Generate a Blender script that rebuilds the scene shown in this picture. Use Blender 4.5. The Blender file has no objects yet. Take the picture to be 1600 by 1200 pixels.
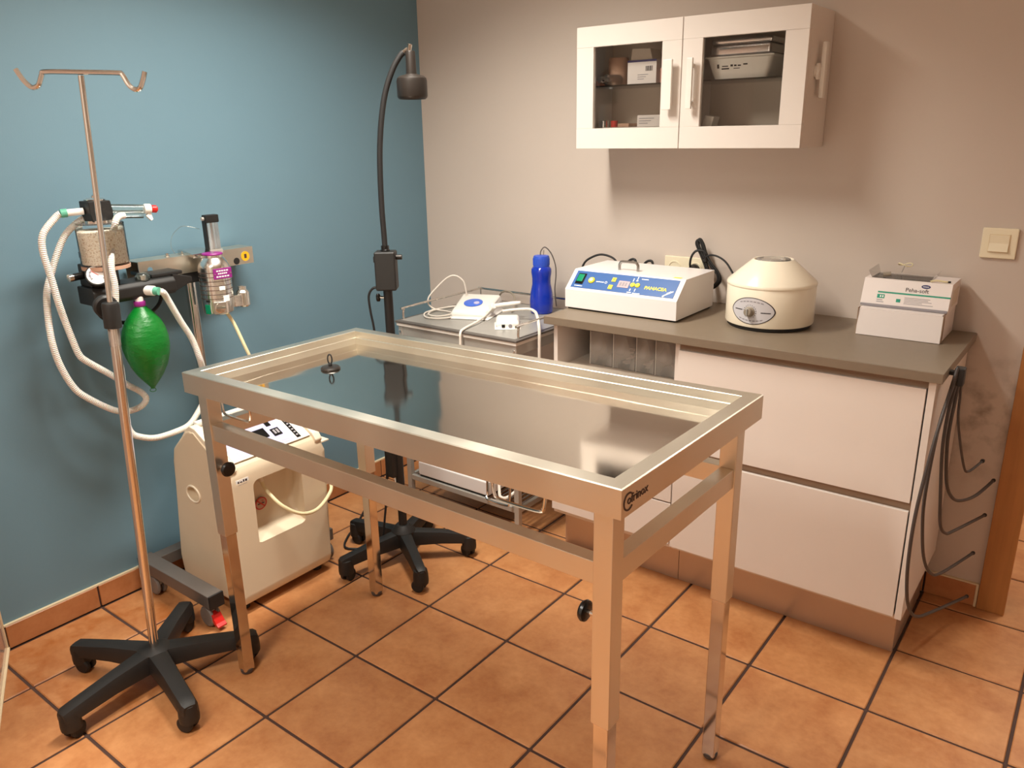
import bpy, bmesh, math, random
from mathutils import Vector, Matrix
random.seed(7)
SC = bpy.context.scene
COL = SC.collection
PI = math.pi

# ------------------------------------------------------------------ camera, light, exposure
cam_d = bpy.data.cameras.new('camera')
cam = bpy.data.objects.new('camera', cam_d)
COL.objects.link(cam)
fw = Vector((-0.57958, 0.75652, -0.30291)).normalized()
rt = Vector((0.79700, 0.60374, -0.01711)).normalized()
up = rt.cross(fw).normalized()
cam.matrix_world = Matrix(((rt.x, up.x, -fw.x, 2.5863), (rt.y, up.y, -fw.y, -2.7484), (rt.z, up.z, -fw.z, 1.5311), (0, 0, 0, 1)))
cam_d.sensor_width = 36.0
cam_d.lens = 36.0 * 1240.4 / 1600.0
cam_d.clip_start = 0.02
SC.camera = cam

world = bpy.data.worlds.new('world')
SC.world = world
world.use_nodes = True
world.node_tree.nodes['Background'].inputs[0].default_value = (0.9, 0.8, 0.7, 1)
world.node_tree.nodes['Background'].inputs[1].default_value = 0.05

SC.view_settings.view_transform = 'Standard'
SC.view_settings.look = 'None'
SC.view_settings.gamma = 1.0
SC.view_settings.use_curve_mapping = False
SC.view_settings.exposure = 0.04

LIGHT_COL = (1.0, 0.955, 0.86)
def area(name, loc, sx, sy, power, col=LIGHT_COL):
    d = bpy.data.lights.new(name, 'AREA')
    d.shape = 'RECTANGLE'; d.size = sx; d.size_y = sy; d.energy = power; d.color = col
    o = bpy.data.objects.new(name, d)
    o.location = loc
    COL.objects.link(o)
    return o
CEIL = 2.50
FIX = (0.92, -1.25)            # the one fluorescent fitting of the room
area('ceiling_tube_light', (FIX[0], FIX[1], CEIL - 0.075), 0.20, 0.86, 36).data.spread = math.radians(138)
area('rear_fill_light', (1.45, -3.05, CEIL - 0.075), 0.20, 0.86, 36).data.spread = math.radians(145)  # added fill behind the camera, evens out the walls
area('hall_fill_light', (2.95, 0.85, CEIL - 0.075), 0.22, 0.9, 22)  # added fill so the floor beyond the doorway is lit

# ------------------------------------------------------------------ materials
def lin(c):
    c = c / 255.0
    return c / 12.92 if c <= 0.04045 else ((c + 0.055) / 1.055) ** 2.4
def rgb(r, g, b):
    return (lin(r), lin(g), lin(b), 1.0)
MATS = {}
def mat(name, col, rough=0.5, metal=0.0, var=0.06, scale=12.0, bump=0.0, bscale=60.0, stretch=(1, 1, 1), rvar=0.0,
        spec=0.5, coat=0.0, trans=0.0, emit=0.0, sss=0.0):
    m = bpy.data.materials.new(name)
    m.use_nodes = True
    nt = m.node_tree
    b = nt.nodes['Principled BSDF']
    b.inputs['Roughness'].default_value = rough
    b.inputs['Metallic'].default_value = metal
    b.inputs['Specular IOR Level'].default_value = spec
    b.inputs['Coat Weight'].default_value = coat
    b.inputs['Coat Roughness'].default_value = 0.1
    if trans: b.inputs['Transmission Weight'].default_value = trans
    if sss:
        b.inputs['Subsurface Weight'].default_value = sss
        b.inputs['Subsurface Scale'].default_value = 0.01
    if emit:
        b.inputs['Emission Color'].default_value = col
        b.inputs['Emission Strength'].default_value = emit
    tc = nt.nodes.new('ShaderNodeTexCoord')
    mp = nt.nodes.new('ShaderNodeMapping')
    mp.inputs['Scale'].default_value = stretch
    nt.links.new(tc.outputs['Object'], mp.inputs['Vector'])
    n = nt.nodes.new('ShaderNodeTexNoise')
    n.inputs['Scale'].default_value = scale
    n.inputs['Detail'].default_value = 4
    nt.links.new(mp.outputs['Vector'], n.inputs['Vector'])
    mx = nt.nodes.new('ShaderNodeMix')
    mx.data_type = 'RGBA'
    mx.inputs[6].default_value = tuple(max(0, c * (1 - var)) for c in col[:3]) + (1,)
    mx.inputs[7].default_value = tuple(min(1, c * (1 + var)) for c in col[:3]) + (1,)
    nt.links.new(n.outputs['Fac'], mx.inputs[0])
    nt.links.new(mx.outputs[2], b.inputs['Base Color'])
    if rvar:
        mr = nt.nodes.new('ShaderNodeMapRange')
        mr.inputs['From Min'].default_value = 0.3; mr.inputs['From Max'].default_value = 0.7
        mr.inputs['To Min'].default_value = max(0.02, rough - rvar); mr.inputs['To Max'].default_value = rough + rvar
        nt.links.new(n.outputs['Fac'], mr.inputs['Value'])
        nt.links.new(mr.outputs['Result'], b.inputs['Roughness'])
    if bump:
        n2 = nt.nodes.new('ShaderNodeTexNoise')
        n2.inputs['Scale'].default_value = bscale
        n2.inputs['Detail'].default_value = 3
        nt.links.new(mp.outputs['Vector'], n2.inputs['Vector'])
        bp = nt.nodes.new('ShaderNodeBump')
        bp.inputs['Strength'].default_value = bump
        bp.inputs['Distance'].default_value = 0.003
        nt.links.new(n2.outputs['Fac'], bp.inputs['Height'])
        nt.links.new(bp.outputs['Normal'], b.inputs['Normal'])
    MATS[name] = m
    return m

def clear_mat(name, tint, gloss_rough=0.05, opacity=0.0, body=(0.8, 0.8, 0.8, 1)):
    """thin clear sheet: see-through with a fresnel reflection and an optional milky body"""
    m = bpy.data.materials.new(name); m.use_nodes = True
    nt = m.node_tree; nt.nodes.clear()
    out = nt.nodes.new('ShaderNodeOutputMaterial')
    tr = nt.nodes.new('ShaderNodeBsdfTransparent'); tr.inputs[0].default_value = tint
    gl = nt.nodes.new('ShaderNodeBsdfGlossy'); gl.inputs['Roughness'].default_value = gloss_rough
    df = nt.nodes.new('ShaderNodeBsdfDiffuse'); df.inputs[0].default_value = body
    fr = nt.nodes.new('ShaderNodeFresnel'); fr.inputs[0].default_value = 1.45
    noise = nt.nodes.new('ShaderNodeTexNoise'); noise.inputs['Scale'].default_value = 1.5; noise.inputs['Detail'].default_value = 0
    mm = nt.nodes.new('ShaderNodeMath'); mm.operation = 'MULTIPLY'; mm.inputs[1].default_value = opacity * 2
    nt.links.new(noise.outputs['Fac'], mm.inputs[0])
    m1 = nt.nodes.new('ShaderNodeMixShader')
    nt.links.new(mm.outputs[0], m1.inputs[0]); nt.links.new(tr.outputs[0], m1.inputs[1]); nt.links.new(df.outputs[0], m1.inputs[2])
    m2 = nt.nodes.new('ShaderNodeMixShader')
    nt.links.new(fr.outputs[0], m2.inputs[0]); nt.links.new(m1.outputs[0], m2.inputs[1]); nt.links.new(gl.outputs[0], m2.inputs[2])
    nt.links.new(m2.outputs[0], out.inputs[0])
    MATS[name] = m
    return m

def tile_mat(name, base, light, dark, stain=True):
    m = bpy.data.materials.new(name); m.use_nodes = True
    nt = m.node_tree; b = nt.nodes['Principled BSDF']
    L = nt.links.new
    geo = nt.nodes.new('ShaderNodeNewGeometry')
    oi = nt.nodes.new('ShaderNodeObjectInfo')
    n1 = nt.nodes.new('ShaderNodeTexNoise'); n1.inputs['Scale'].default_value = 7; n1.inputs['Detail'].default_value = 6; n1.inputs['Roughness'].default_value = 0.65
    n2 = nt.nodes.new('ShaderNodeTexNoise'); n2.inputs['Scale'].default_value = 55; n2.inputs['Detail'].default_value = 4
    add = nt.nodes.new('ShaderNodeVectorMath'); add.operation = 'ADD'
    sc = nt.nodes.new('ShaderNodeVectorMath'); sc.operation = 'SCALE'; sc.inputs['Scale'].default_value = 37.0
    cmb = nt.nodes.new('ShaderNodeCombineXYZ')
    L(oi.outputs['Random'], cmb.inputs[0]); L(oi.outputs['Random'], cmb.inputs[1])
    L(cmb.outputs[0], sc.inputs[0]); L(geo.outputs['Position'], add.inputs[0]); L(sc.outputs[0], add.inputs[1])
    L(add.outputs[0], n1.inputs['Vector']); L(add.outputs[0], n2.inputs['Vector'])
    cr = nt.nodes.new('ShaderNodeValToRGB')
    cr.color_ramp.elements[0].position = 0.30; cr.color_ramp.elements[0].color = dark
    cr.color_ramp.elements[1].position = 0.72; cr.color_ramp.elements[1].color = light
    e = cr.color_ramp.elements.new(0.5); e.color = base
    mixn = nt.nodes.new('ShaderNodeMix'); mixn.inputs[0].default_value = 0.22
    L(n1.outputs['Fac'], mixn.inputs[2]); L(n2.outputs['Fac'], mixn.inputs[3])
    L(mixn.outputs[0], cr.inputs[0])
    hsv = nt.nodes.new('ShaderNodeHueSaturation')
    mr = nt.nodes.new('ShaderNodeMapRange'); mr.inputs['To Min'].default_value = 0.92; mr.inputs['To Max'].default_value = 1.08
    L(oi.outputs['Random'], mr.inputs['Value']); L(mr.outputs['Result'], hsv.inputs['Value']); L(cr.outputs[0], hsv.inputs['Color'])
    col = hsv.outputs[0]
    if stain:
        # dried puddle: an irregular ring of rust left on the tiles beside the wall
        sub = nt.nodes.new('ShaderNodeVectorMath'); sub.operation = 'DISTANCE'; sub.inputs[1].default_value = (0.29, -1.83, 0)
        L(geo.outputs['Position'], sub.inputs[0])
        n3 = nt.nodes.new('ShaderNodeTexNoise'); n3.inputs['Scale'].default_value = 8; n3.inputs['Detail'].default_value = 6
        L(geo.outputs['Position'], n3.inputs['Vector'])
        ma = nt.nodes.new('ShaderNodeMath'); ma.operation = 'MULTIPLY_ADD'; ma.inputs[1].default_value = 0.34; 
        L(n3.outputs['Fac'], ma.inputs[0]); L(sub.outputs['Value'], ma.inputs[2])
        r2 = nt.nodes.new('ShaderNodeValToRGB')
        r2.color_ramp.elements[0].position = 0.27; r2.color_ramp.elements[0].color = (0, 0, 0, 1)
        r2.color_ramp.elements[1].position = 0.44; r2.color_ramp.elements[1].color = (0, 0, 0, 1)
        for p, v in ((0.33, .25), (0.38, .62), (0.405, .5)):
            q = r2.color_ramp.elements.new(p); q.color = (v, v, v, 1)
        L(ma.outputs[0], r2.inputs[0])
        n4 = nt.nodes.new('ShaderNodeTexNoise'); n4.inputs['Scale'].default_value = 30; n4.inputs['Detail'].default_value = 5
        L(geo.outputs['Position'], n4.inputs['Vector'])
        mu = nt.nodes.new('ShaderNodeMath'); mu.operation = 'MULTIPLY'; mu.use_clamp = True
        n5 = nt.nodes.new('ShaderNodeMath'); n5.operation = 'MULTIPLY'; n5.inputs[1].default_value = 1.7
        L(n4.outputs['Fac'], n5.inputs[0])
        L(r2.outputs[0], mu.inputs[0]); L(n5.outputs[0], mu.inputs[1])
        mx = nt.nodes.new('ShaderNodeMix'); mx.data_type = 'RGBA'; mx.inputs[7].default_value = rgb(150, 78, 22)
        L(mu.outputs[0], mx.inputs[0]); L(col, mx.inputs[6])
        col = mx.outputs[2]
    L(col, b.inputs['Base Color'])
    rr = nt.nodes.new('ShaderNodeMapRange'); rr.inputs['To Min'].default_value = 0.24; rr.inputs['To Max'].default_value = 0.5
    L(n2.outputs['Fac'], rr.inputs['Value']); L(rr.outputs['Result'], b.inputs['Roughness'])
    bp = nt.nodes.new('ShaderNodeBump'); bp.inputs['Strength'].default_value = 0.25; bp.inputs['Distance'].default_value = 0.002
    L(n1.outputs['Fac'], bp.inputs['Height']); L(bp.outputs[0], b.inputs['Normal'])
    MATS[name] = m
    return m

def granule_mat(name):
    m = bpy.data.materials.new(name); m.use_nodes = True
    nt = m.node_tree; b = nt.nodes['Principled BSDF']; L = nt.links.new
    tc = nt.nodes.new('ShaderNodeTexCoord')
    v = nt.nodes.new('ShaderNodeTexVoronoi'); v.inputs['Scale'].default_value = 230
    L(tc.outputs['Object'], v.inputs['Vector'])
    cr = nt.nodes.new('ShaderNodeValToRGB')
    cr.color_ramp.elements[0].position = 0.55; cr.color_ramp.elements[0].color = rgb(255, 248, 232)
    cr.color_ramp.elements[1].position = 0.95; cr.color_ramp.elements[1].color = rgb(205, 180, 145)
    L(v.outputs['Distance'], cr.inputs[0]); L(cr.outputs[0], b.inputs['Base Color'])
    bp = nt.nodes.new('ShaderNodeBump'); bp.invert = True; bp.inputs['Strength'].default_value = 0.6; bp.inputs['Distance'].default_value = 0.004
    L(v.outputs['Distance'], bp.inputs['Height']); L(bp.outputs[0], b.inputs['Normal'])
    b.inputs['Roughness'].default_value = 0.7
    MATS[name] = m
    return m

M = MATS
mat('blue_paint', rgb(106, 138, 154), 0.6, var=0.03, scale=3, bump=0.05, bscale=220)
mat('beige_paint', rgb(204, 190, 179), 0.7, var=0.03, scale=2.5, bump=0.06, bscale=220)
def scuffs(m, centre, radius, col):
    nt = m.node_tree; L = nt.links.new; b = nt.nodes['Principled BSDF']
    src = b.inputs['Base Color'].links[0].from_socket
    geo = nt.nodes.new('ShaderNodeNewGeometry')
    d = nt.nodes.new('ShaderNodeVectorMath'); d.operation = 'DISTANCE'; d.inputs[1].default_value = centre
    L(geo.outputs['Position'], d.inputs[0])
    n = nt.nodes.new('ShaderNodeTexNoise'); n.inputs['Scale'].default_value = 14; n.inputs['Detail'].default_value = 5
    L(geo.outputs['Position'], n.inputs['Vector'])
    mr = nt.nodes.new('ShaderNodeMapRange'); mr.inputs['From Min'].default_value = radius; mr.inputs['From Max'].default_value = 0.0
    L(d.outputs['Value'], mr.inputs['Value'])
    r2 = nt.nodes.new('ShaderNodeMapRange'); r2.inputs['From Min'].default_value = 0.48; r2.inputs['From Max'].default_value = 0.66
    L(n.outputs['Fac'], r2.inputs['Value'])
    mu = nt.nodes.new('ShaderNodeMath'); mu.operation = 'MULTIPLY'
    L(mr.outputs['Result'], mu.inputs[0]); L(r2.outputs['Result'], mu.inputs[1])
    mx = nt.nodes.new('ShaderNodeMix'); mx.data_type = 'RGBA'; mx.inputs[7].default_value = col
    L(mu.outputs[0], mx.inputs[0]); L(src, mx.inputs[6]); L(mx.outputs[2], b.inputs['Base Color'])
scuffs(MATS['beige_paint'], (2.335, 0, 0.66), 0.28, rgb(150, 136, 122))
mat('ceiling_paint', rgb(238, 234, 228), 0.85)
mat('white_paint', rgb(232, 226, 218), 0.8)
tile_mat('terracotta', rgb(186, 127, 80), rgb(206, 148, 98), rgb(164, 101, 58))
tile_mat('terracotta_skirting', rgb(184, 122, 78), rgb(198, 138, 92), rgb(166, 104, 62), stain=False)
mat('grout', rgb(70, 48, 40), 0.9, var=0.2, scale=40)
mat('cream_sealant', rgb(225, 205, 170), 0.5)
mat('steel_top', (0.78, 0.73, 0.66, 1), 0.08, 1.0, var=0.05, scale=6, rvar=0.02, stretch=(1, 1, 1))
mat('steel', (0.76, 0.71, 0.61, 1), 0.36, 1.0, var=0.06, scale=5, rvar=0.05, bump=0.04, bscale=180, stretch=(1, 1, 0.3))
mat('polished_steel', (0.68, 0.63, 0.57, 1), 0.10, 1.0, var=0.04, scale=9)
mat('chrome', (0.75, 0.72, 0.68, 1), 0.13, 1.0, var=0.03)
mat('grey_metal', rgb(188, 182, 174), 0.4, 0.35)
mat('dark_chrome', (0.42, 0.40, 0.38, 1), 0.28, 1.0)
mat('grey_base_metal', rgb(112, 105, 100), 0.5, 0.4)
mat('black_plastic', rgb(27, 25, 24), 0.52, var=0.15, scale=20, bump=0.05, bscale=200)
mat('black_rubber', rgb(24, 22, 22), 0.6)
mat('black_gloss', rgb(18, 17, 17), 0.22)
mat('dark_bronze', rgb(46, 40, 36), 0.38, 0.35)
mat('white_lacquer', rgb(232, 222, 214), 0.38, var=0.015)
mat('white_plastic', rgb(238, 232, 224), 0.35, var=0.02)
mat('white_enamel', rgb(240, 234, 232), 0.3, var=0.015)
mat('cream_enamel', rgb(244, 233, 212), 0.25, var=0.015)
mat('ivory_plastic', rgb(238, 226, 198), 0.35, var=0.02)
mat('beige_shell', rgb(222, 205, 178), 0.45, var=0.03, bump=0.03, bscale=300)
mat('beige_shell_rim', rgb(238, 226, 204), 0.4, var=0.02)
mat('inner_board', rgb(222, 208, 193), 0.6, var=0.02)
mat('brown_strip', rgb(150, 124, 102), 0.5)
mat('worktop_laminate', rgb(128, 113, 96), 0.42, var=0.05, scale=40, bump=0.03, bscale=300)
mat('plinth_metal', rgb(196, 176, 158), 0.3, 0.55, var=0.03)
mat('panel_blue', rgb(58, 98, 160), 0.35, var=0.02)
mat('print_yellow', rgb(240, 226, 70), 0.5)
mat('print_white', rgb(242, 242, 240), 0.5)
mat('print_dark', rgb(45, 35, 40), 0.5)
mat('engraving', rgb(72, 48, 38), 0.6)
mat('print_red', rgb(190, 42, 32), 0.5)
mat('print_green', rgb(20, 150, 120), 0.5)
mat('print_navy', rgb(50, 45, 100), 0.5)
mat('print_grey', rgb(150, 145, 150), 0.6)
mat('lcd_pink', rgb(205, 175, 180), 0.25)
mat('switch_green', rgb(18, 140, 98), 0.25)
mat('purple_label', rgb(140, 35, 125), 0.4)
mat('lilac_label', rgb(190, 188, 222), 0.4)
mat('oval_label', rgb(205, 202, 206), 0.4)
mat('yellow_sticker', rgb(240, 178, 30), 0.4)
mat('green_rubber', rgb(4, 110, 34), 0.38, var=0.12, scale=14, bump=0.8, bscale=38, stretch=(1, 1, 2.2))
mat('teal_plastic', rgb(120, 205, 175), 0.3, trans=0.35)
mat('red_plastic', rgb(205, 32, 28), 0.35)
mat('hose_plastic', rgb(226, 222, 214), 0.4, var=0.05, sss=0.2)
mat('cream_hose', rgb(232, 220, 178), 0.4)
mat('white_cord', rgb(234, 224, 212), 0.45)
mat('grey_cord', rgb(150, 138, 122), 0.45)
mat('grey_rubber', rgb(70, 62, 59), 0.5)
mat('wheel_rubber', rgb(120, 114, 110), 0.5)
mat('oak_veneer', rgb(172, 114, 60), 0.45, var=0.18, scale=9, stretch=(8, 8, 0.5), bump=0.04, bscale=60)
mat('pink_tape', rgb(205, 150, 132), 0.6)
mat('tan_roll', rgb(190, 150, 126), 0.7)
mat('silver_foil', (0.8, 0.8, 0.82, 1), 0.12, 1.0)
mat('cardboard_white', rgb(236, 226, 222), 0.6, var=0.02)
mat('blue_bottle', rgb(22, 62, 205), 0.15, var=0.1, scale=8, trans=0.35, coat=0.4)
mat('blue_cap', rgb(50, 86, 200), 0.35)
mat('blue_button', rgb(70, 112, 215), 0.3)
mat('grey_mat', rgb(150, 146, 140), 0.35, var=0.04)
mat('lamp_lens', rgb(210, 190, 175), 0.15, var=0.3, scale=90)
mat('diffuser', rgb(255, 240, 215), 0.5, emit=4.0)
mat('contents_mixed', rgb(190, 172, 160), 0.7, var=0.5, scale=60)
clear_mat('pane_glass', (0.985, 0.985, 0.975, 1), 0.03)
clear_mat('clear_plastic', (0.97, 0.96, 0.95, 1), 0.12, 0.08, rgb(225, 215, 205))
clear_mat('milky_plastic', (0.97, 0.96, 0.95, 1), 0.2, 0.26, rgb(238, 230, 222))
clear_mat('clear_tube', (0.95, 0.97, 0.96, 1), 0.08, 0.08, rgb(215, 232, 222))
clear_mat('canister_glass', (1, 1, 1, 1), 0.04)
mat('satin_chrome', (0.86, 0.84, 0.80, 1), 0.22, 1.0, var=0.05, scale=30, rvar=.06)
granule_mat('lime_granules')

# ------------------------------------------------------------------ mesh helpers
class MB:
    """collects shapes in world metres; build() links them as one mesh object"""
    def __init__(s): s.bm = bmesh.new(); s.bev = False
    def _merge(s, b2, xf=None):
        if xf is not None: bmesh.ops.transform(b2, matrix=xf, verts=b2.verts)
        me = bpy.data.meshes.new('t'); b2.to_mesh(me); b2.free(); s.bm.from_mesh(me); bpy.data.meshes.remove(me)
    def box(s, x0, x1, y0, y1, z0, z1, bev=0.0, seg=2, xf=None):
        b = bmesh.new(); bmesh.ops.create_cube(b, size=1)
        bmesh.ops.scale(b, vec=(x1 - x0, y1 - y0, z1 - z0), verts=b.verts)
        bmesh.ops.translate(b, vec=((x0 + x1) / 2, (y0 + y1) / 2, (z0 + z1) / 2), verts=b.verts)
        if bev: s.bev = True; bmesh.ops.bevel(b, geom=b.edges[:], offset=bev, segments=seg, profile=0.5, affect='EDGES')
        s._merge(b, xf); return s
    def prism(s, poly, axis, a0, a1, bev=0.0, seg=2, xf=None):
        """poly: 2-D outline in the two other axes (in x,y,z order), swept along axis"""
        b = bmesh.new()
        def P(u, v, w):
            return (w, u, v) if axis == 'x' else (u, w, v) if axis == 'y' else (u, v, w)
        n = len(poly)
        A = [b.verts.new(P(u, v, a0)) for u, v in poly]
        B = [b.verts.new(P(u, v, a1)) for u, v in poly]
        b.faces.new(A); b.faces.new(B[::-1])
        for i in range(n): b.faces.new((A[i], B[i], B[(i + 1) % n], A[(i + 1) % n]))
        if bev: s.bev = True; bmesh.ops.bevel(b, geom=b.edges[:], offset=bev, segments=seg, profile=0.5, affect='EDGES')
        s._merge(b, xf); return s
    def lathe(s, prof, c=(0, 0, 0), d=(0, 0, 1), seg=32, sx=1.0, sy=1.0):
        """prof: (radius, height) pairs along direction d from c"""
        q = Vector((0, 0, 1)).rotation_difference(Vector(d).normalized()).to_matrix().to_4x4()
        xf = Matrix.Translation(c) @ q
        b = bmesh.new(); rings = []
        for r, h in prof:
            if r < 1e-6: rings.append([b.verts.new((0, 0, h))])
            else: rings.append([b.verts.new((sx * r * math.cos(2 * PI * k / seg), sy * r * math.sin(2 * PI * k / seg), h)) for k in range(seg)])
        for A, B in zip(rings, rings[1:]):
            for k in range(seg):
                k2 = (k + 1) % seg
                if len(A) == 1 and len(B) == 1: break
                if len(A) == 1: b.faces.new((A[0], B[k], B[k2]))
                elif len(B) == 1: b.faces.new((A[k], A[k2], B[0]))
                else: b.faces.new((A[k], A[k2], B[k2], B[k]))
        for E, R in ((rings[0], 1), (rings[-1], 0)):
            if len(E) > 2: b.faces.new(E)
        s._merge(b, xf); return s
    def cyl(s, p, q, r, r2=None, seg=24, bev=0.0):
        p = Vector(p); q = Vector(q); h = (q - p).length; r2 = r if r2 is None else r2
        if bev: prof = [(r - bev, 0), (r, bev), (r2, h - bev), (r2 - bev, h)]
        else: prof = [(r, 0), (r2, h)]
        return s.lathe(prof, p, q - p, seg)
    def tube(s, pts, r, seg=8, closed=False, smooth=6, ripple=None, cap=True):
        pts = [Vector(p) for p in pts]
        if smooth:
            out = []; n = len(pts)
            rng = range(n) if closed else range(n - 1)
            for i in rng:
                p0 = pts[(i - 1) % n] if closed or i > 0 else pts[0]
                p1 = pts[i]; p2 = pts[(i + 1) % n]
                p3 = pts[(i + 2) % n] if closed or i + 2 < n else pts[-1]
                for k in range(smooth):
                    t = k / smooth
                    out.append(0.5 * ((2 * p1) + (p2 - p0) * t + (2 * p0 - 5 * p1 + 4 * p2 - p3) * t * t + (3 * p1 - p0 - 3 * p2 + p3) * t ** 3))
            if not closed: out.append(pts[-1])
            pts = out
        if ripple:   # resample to a fixed pitch
            pitch, amp = ripple
            L = [0.0]
            for a, b_ in zip(pts, pts[1:]): L.append(L[-1] + (b_ - a).length)
            N = max(4, int(L[-1] / (pitch / 2))); res = []; j = 0
            for i in range(N + 1):
                d = L[-1] * i / N
                while j < len(L) - 2 and L[j + 1] < d: j += 1
                t = (d - L[j]) / max(1e-9, L[j + 1] - L[j]); res.append(pts[j].lerp(pts[j + 1], min(1, t)))
            pts = res
        b = bmesh.new(); rings = []; n = len(pts)
        nrm = None
        for i, p in enumerate(pts):
            a = pts[(i - 1) % n] if closed or i > 0 else pts[0]
            c = pts[(i + 1) % n] if closed or i < n - 1 else pts[-1]
            t = (c - a)
            if t.length < 1e-9: t = Vector((0, 0, 1))
            t.normalize()
            if nrm is None:
                nrm = t.orthogonal().normalized()
            else:
                nrm = (nrm - t * nrm.dot(t))
                nrm = nrm.normalized() if nrm.length > 1e-6 else t.orthogonal().normalized()
            bn = t.cross(nrm)
            rr = r if not ripple else r + (ripple[1] if i % 2 else -ripple[1])
            rings.append([b.verts.new(p + (nrm * math.cos(2 * PI * k / seg) + bn * math.sin(2 * PI * k / seg)) * rr) for k in range(seg)])
        m = n if closed else n - 1
        for i in range(m):
            A = rings[i]; B = rings[(i + 1) % n]
            for k in range(seg): b.faces.new((A[k], A[(k + 1) % seg], B[(k + 1) % seg], B[k]))
        if not closed and cap: b.faces.new(rings[0]); b.faces.new(rings[-1])
        s._merge(b); return s
    def loft(s, rings, cap=True, xf=None):
        b = bmesh.new(); R = [[b.verts.new(p) for p in ring] for ring in rings]
        n = len(R[0])
        for A, B in zip(R, R[1:]):
            for k in range(n): b.faces.new((A[k], A[(k + 1) % n], B[(k + 1) % n], B[k]))
        if cap: b.faces.new(R[0]); b.faces.new(R[-1])
        s._merge(b, xf); return s
    def grid(s, f, nu, nv):
        b = bmesh.new(); V = [[b.verts.new(f(i / nu, j / nv)) for j in range(nv + 1)] for i in range(nu + 1)]
        for i in range(nu):
            for j in range(nv): b.faces.new((V[i][j], V[i + 1][j], V[i + 1][j + 1], V[i][j + 1]))
        s._merge(b); return s
    def ball(s, c, r, sx=1, sy=1, sz=1, sub=2):
        b = bmesh.new(); bmesh.ops.create_icosphere(b, subdivisions=sub, radius=r)
        bmesh.ops.scale(b, vec=(sx, sy, sz), verts=b.verts); bmesh.ops.translate(b, vec=c, verts=b.verts)
        s._merge(b); return s
    def warp(s, f):
        for v in s.bm.verts: v.co = f(v.co)
        return s
    def build(s, name, material, parent=None, angle=0.6, normals=True):
        bm = s.bm
        if normals: bmesh.ops.recalc_face_normals(bm, faces=bm.faces[:])
        for f in bm.faces: f.smooth = True
        for e in bm.edges:
            if len(e.link_faces) == 2 and e.calc_face_angle(0) > angle: e.smooth = False
        if parent is not None:
            r = parent
            while r.parent is not None: r = r.parent
            off = Vector(r['base'])
            bmesh.ops.translate(bm, vec=-off, verts=bm.verts)
        me = bpy.data.meshes.new(name); bm.to_mesh(me); bm.free()
        if material: me.materials.append(MATS[material])
        o = bpy.data.objects.new(name, me); COL.objects.link(o)
        o['base'] = (0.0, 0.0, 0.0)
        if parent is not None: o.parent = parent
        if s.bev:
            wn = o.modifiers.new('wn', 'WEIGHTED_NORMAL'); wn.keep_sharp = True; wn.weight = 80
        return o

def thing(name, label, cat, loc=(0, 0, 0), group=None):
    o = bpy.data.objects.new(name, None); COL.objects.link(o)
    o.empty_display_size = 0.05
    o.location = loc; o['base'] = tuple(loc); o['label'] = label; o['category'] = cat
    if group: o['group'] = group
    return o
def tag(o, label, cat, group=None):
    o['label'] = label; o['category'] = cat
    if group: o['group'] = group
    return o
def struct(o, label=None):
    o['kind'] = 'structure'
    if label: o['label'] = label
    return o
def lab(o, label):
    o['label'] = label
    return o
def boolean(o, cutters):
    """cut the MB shapes out of object o"""
    for c in cutters:
        me = bpy.data.meshes.new('cut'); bmesh.ops.recalc_face_normals(c.bm, faces=c.bm.faces[:]); c.bm.to_mesh(me); c.bm.free()
        r = o
        while r.parent is not None: r = r.parent
        co = bpy.data.objects.new('cut', me); COL.objects.link(co)
        if r is not o or r.type == 'EMPTY': co.location = (0, 0, 0)
        md = o.modifiers.new('b', 'BOOLEAN'); md.operation = 'DIFFERENCE'; md.solver = 'EXACT'; md.object = co
        bpy.context.view_layer.update()
        dg = bpy.context.evaluated_depsgraph_get()
        new = bpy.data.meshes.new_from_object(o.evaluated_get(dg))
        o.modifiers.clear(); old = o.data; o.data = new
        bpy.data.objects.remove(co); bpy.data.meshes.remove(me)
    b = bmesh.new(); b.from_mesh(o.data)
    bmesh.ops.remove_doubles(b, verts=b.verts, dist=1e-5)
    for f in b.faces: f.smooth = True
    for e in b.edges: e.smooth = not (len(e.link_faces) == 2 and e.calc_face_angle(0) > 0.5)
    me = bpy.data.meshes.new(o.name); b.to_mesh(me); b.free()
    for m_ in o.data.materials: me.materials.append(m_)
    o.data = me
    wn = o.modifiers.new('wn', 'WEIGHTED_NORMAL'); wn.keep_sharp = True; wn.weight = 80
    return o
_fontcache = {}
def text_mesh(body, size, depth=0.0006, bold=0.0, shear=0.0):
    cu = bpy.data.curves.new('t', 'FONT'); cu.body = body; cu.size = size; cu.extrude = depth; cu.offset = bold; cu.shear = shear
    cu.align_x = 'CENTER'; cu.align_y = 'CENTER'; cu.resolution_u = 3
    o = bpy.data.objects.new('t', cu); COL.objects.link(o)
    bpy.context.view_layer.update()
    me = bpy.data.meshes.new_from_object(o.evaluated_get(bpy.context.evaluated_depsgraph_get()))
    bpy.data.objects.remove(o)
    return me
def text(body, size, xf, material, name='lettering', parent=None, depth=0.0006, bold=0.0, shear=0.0, stretch=1.0):
    me = text_mesh(body, size, depth, bold, shear)
    b = bmesh.new(); b.from_mesh(me); bpy.data.meshes.remove(me)
    bmesh.ops.transform(b, matrix=xf @ Matrix.Diagonal((stretch, 1, 1, 1)), verts=b.verts)
    m = MB(); m.bm.free(); m.bm = b
    return m.build(name, material, parent)
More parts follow.
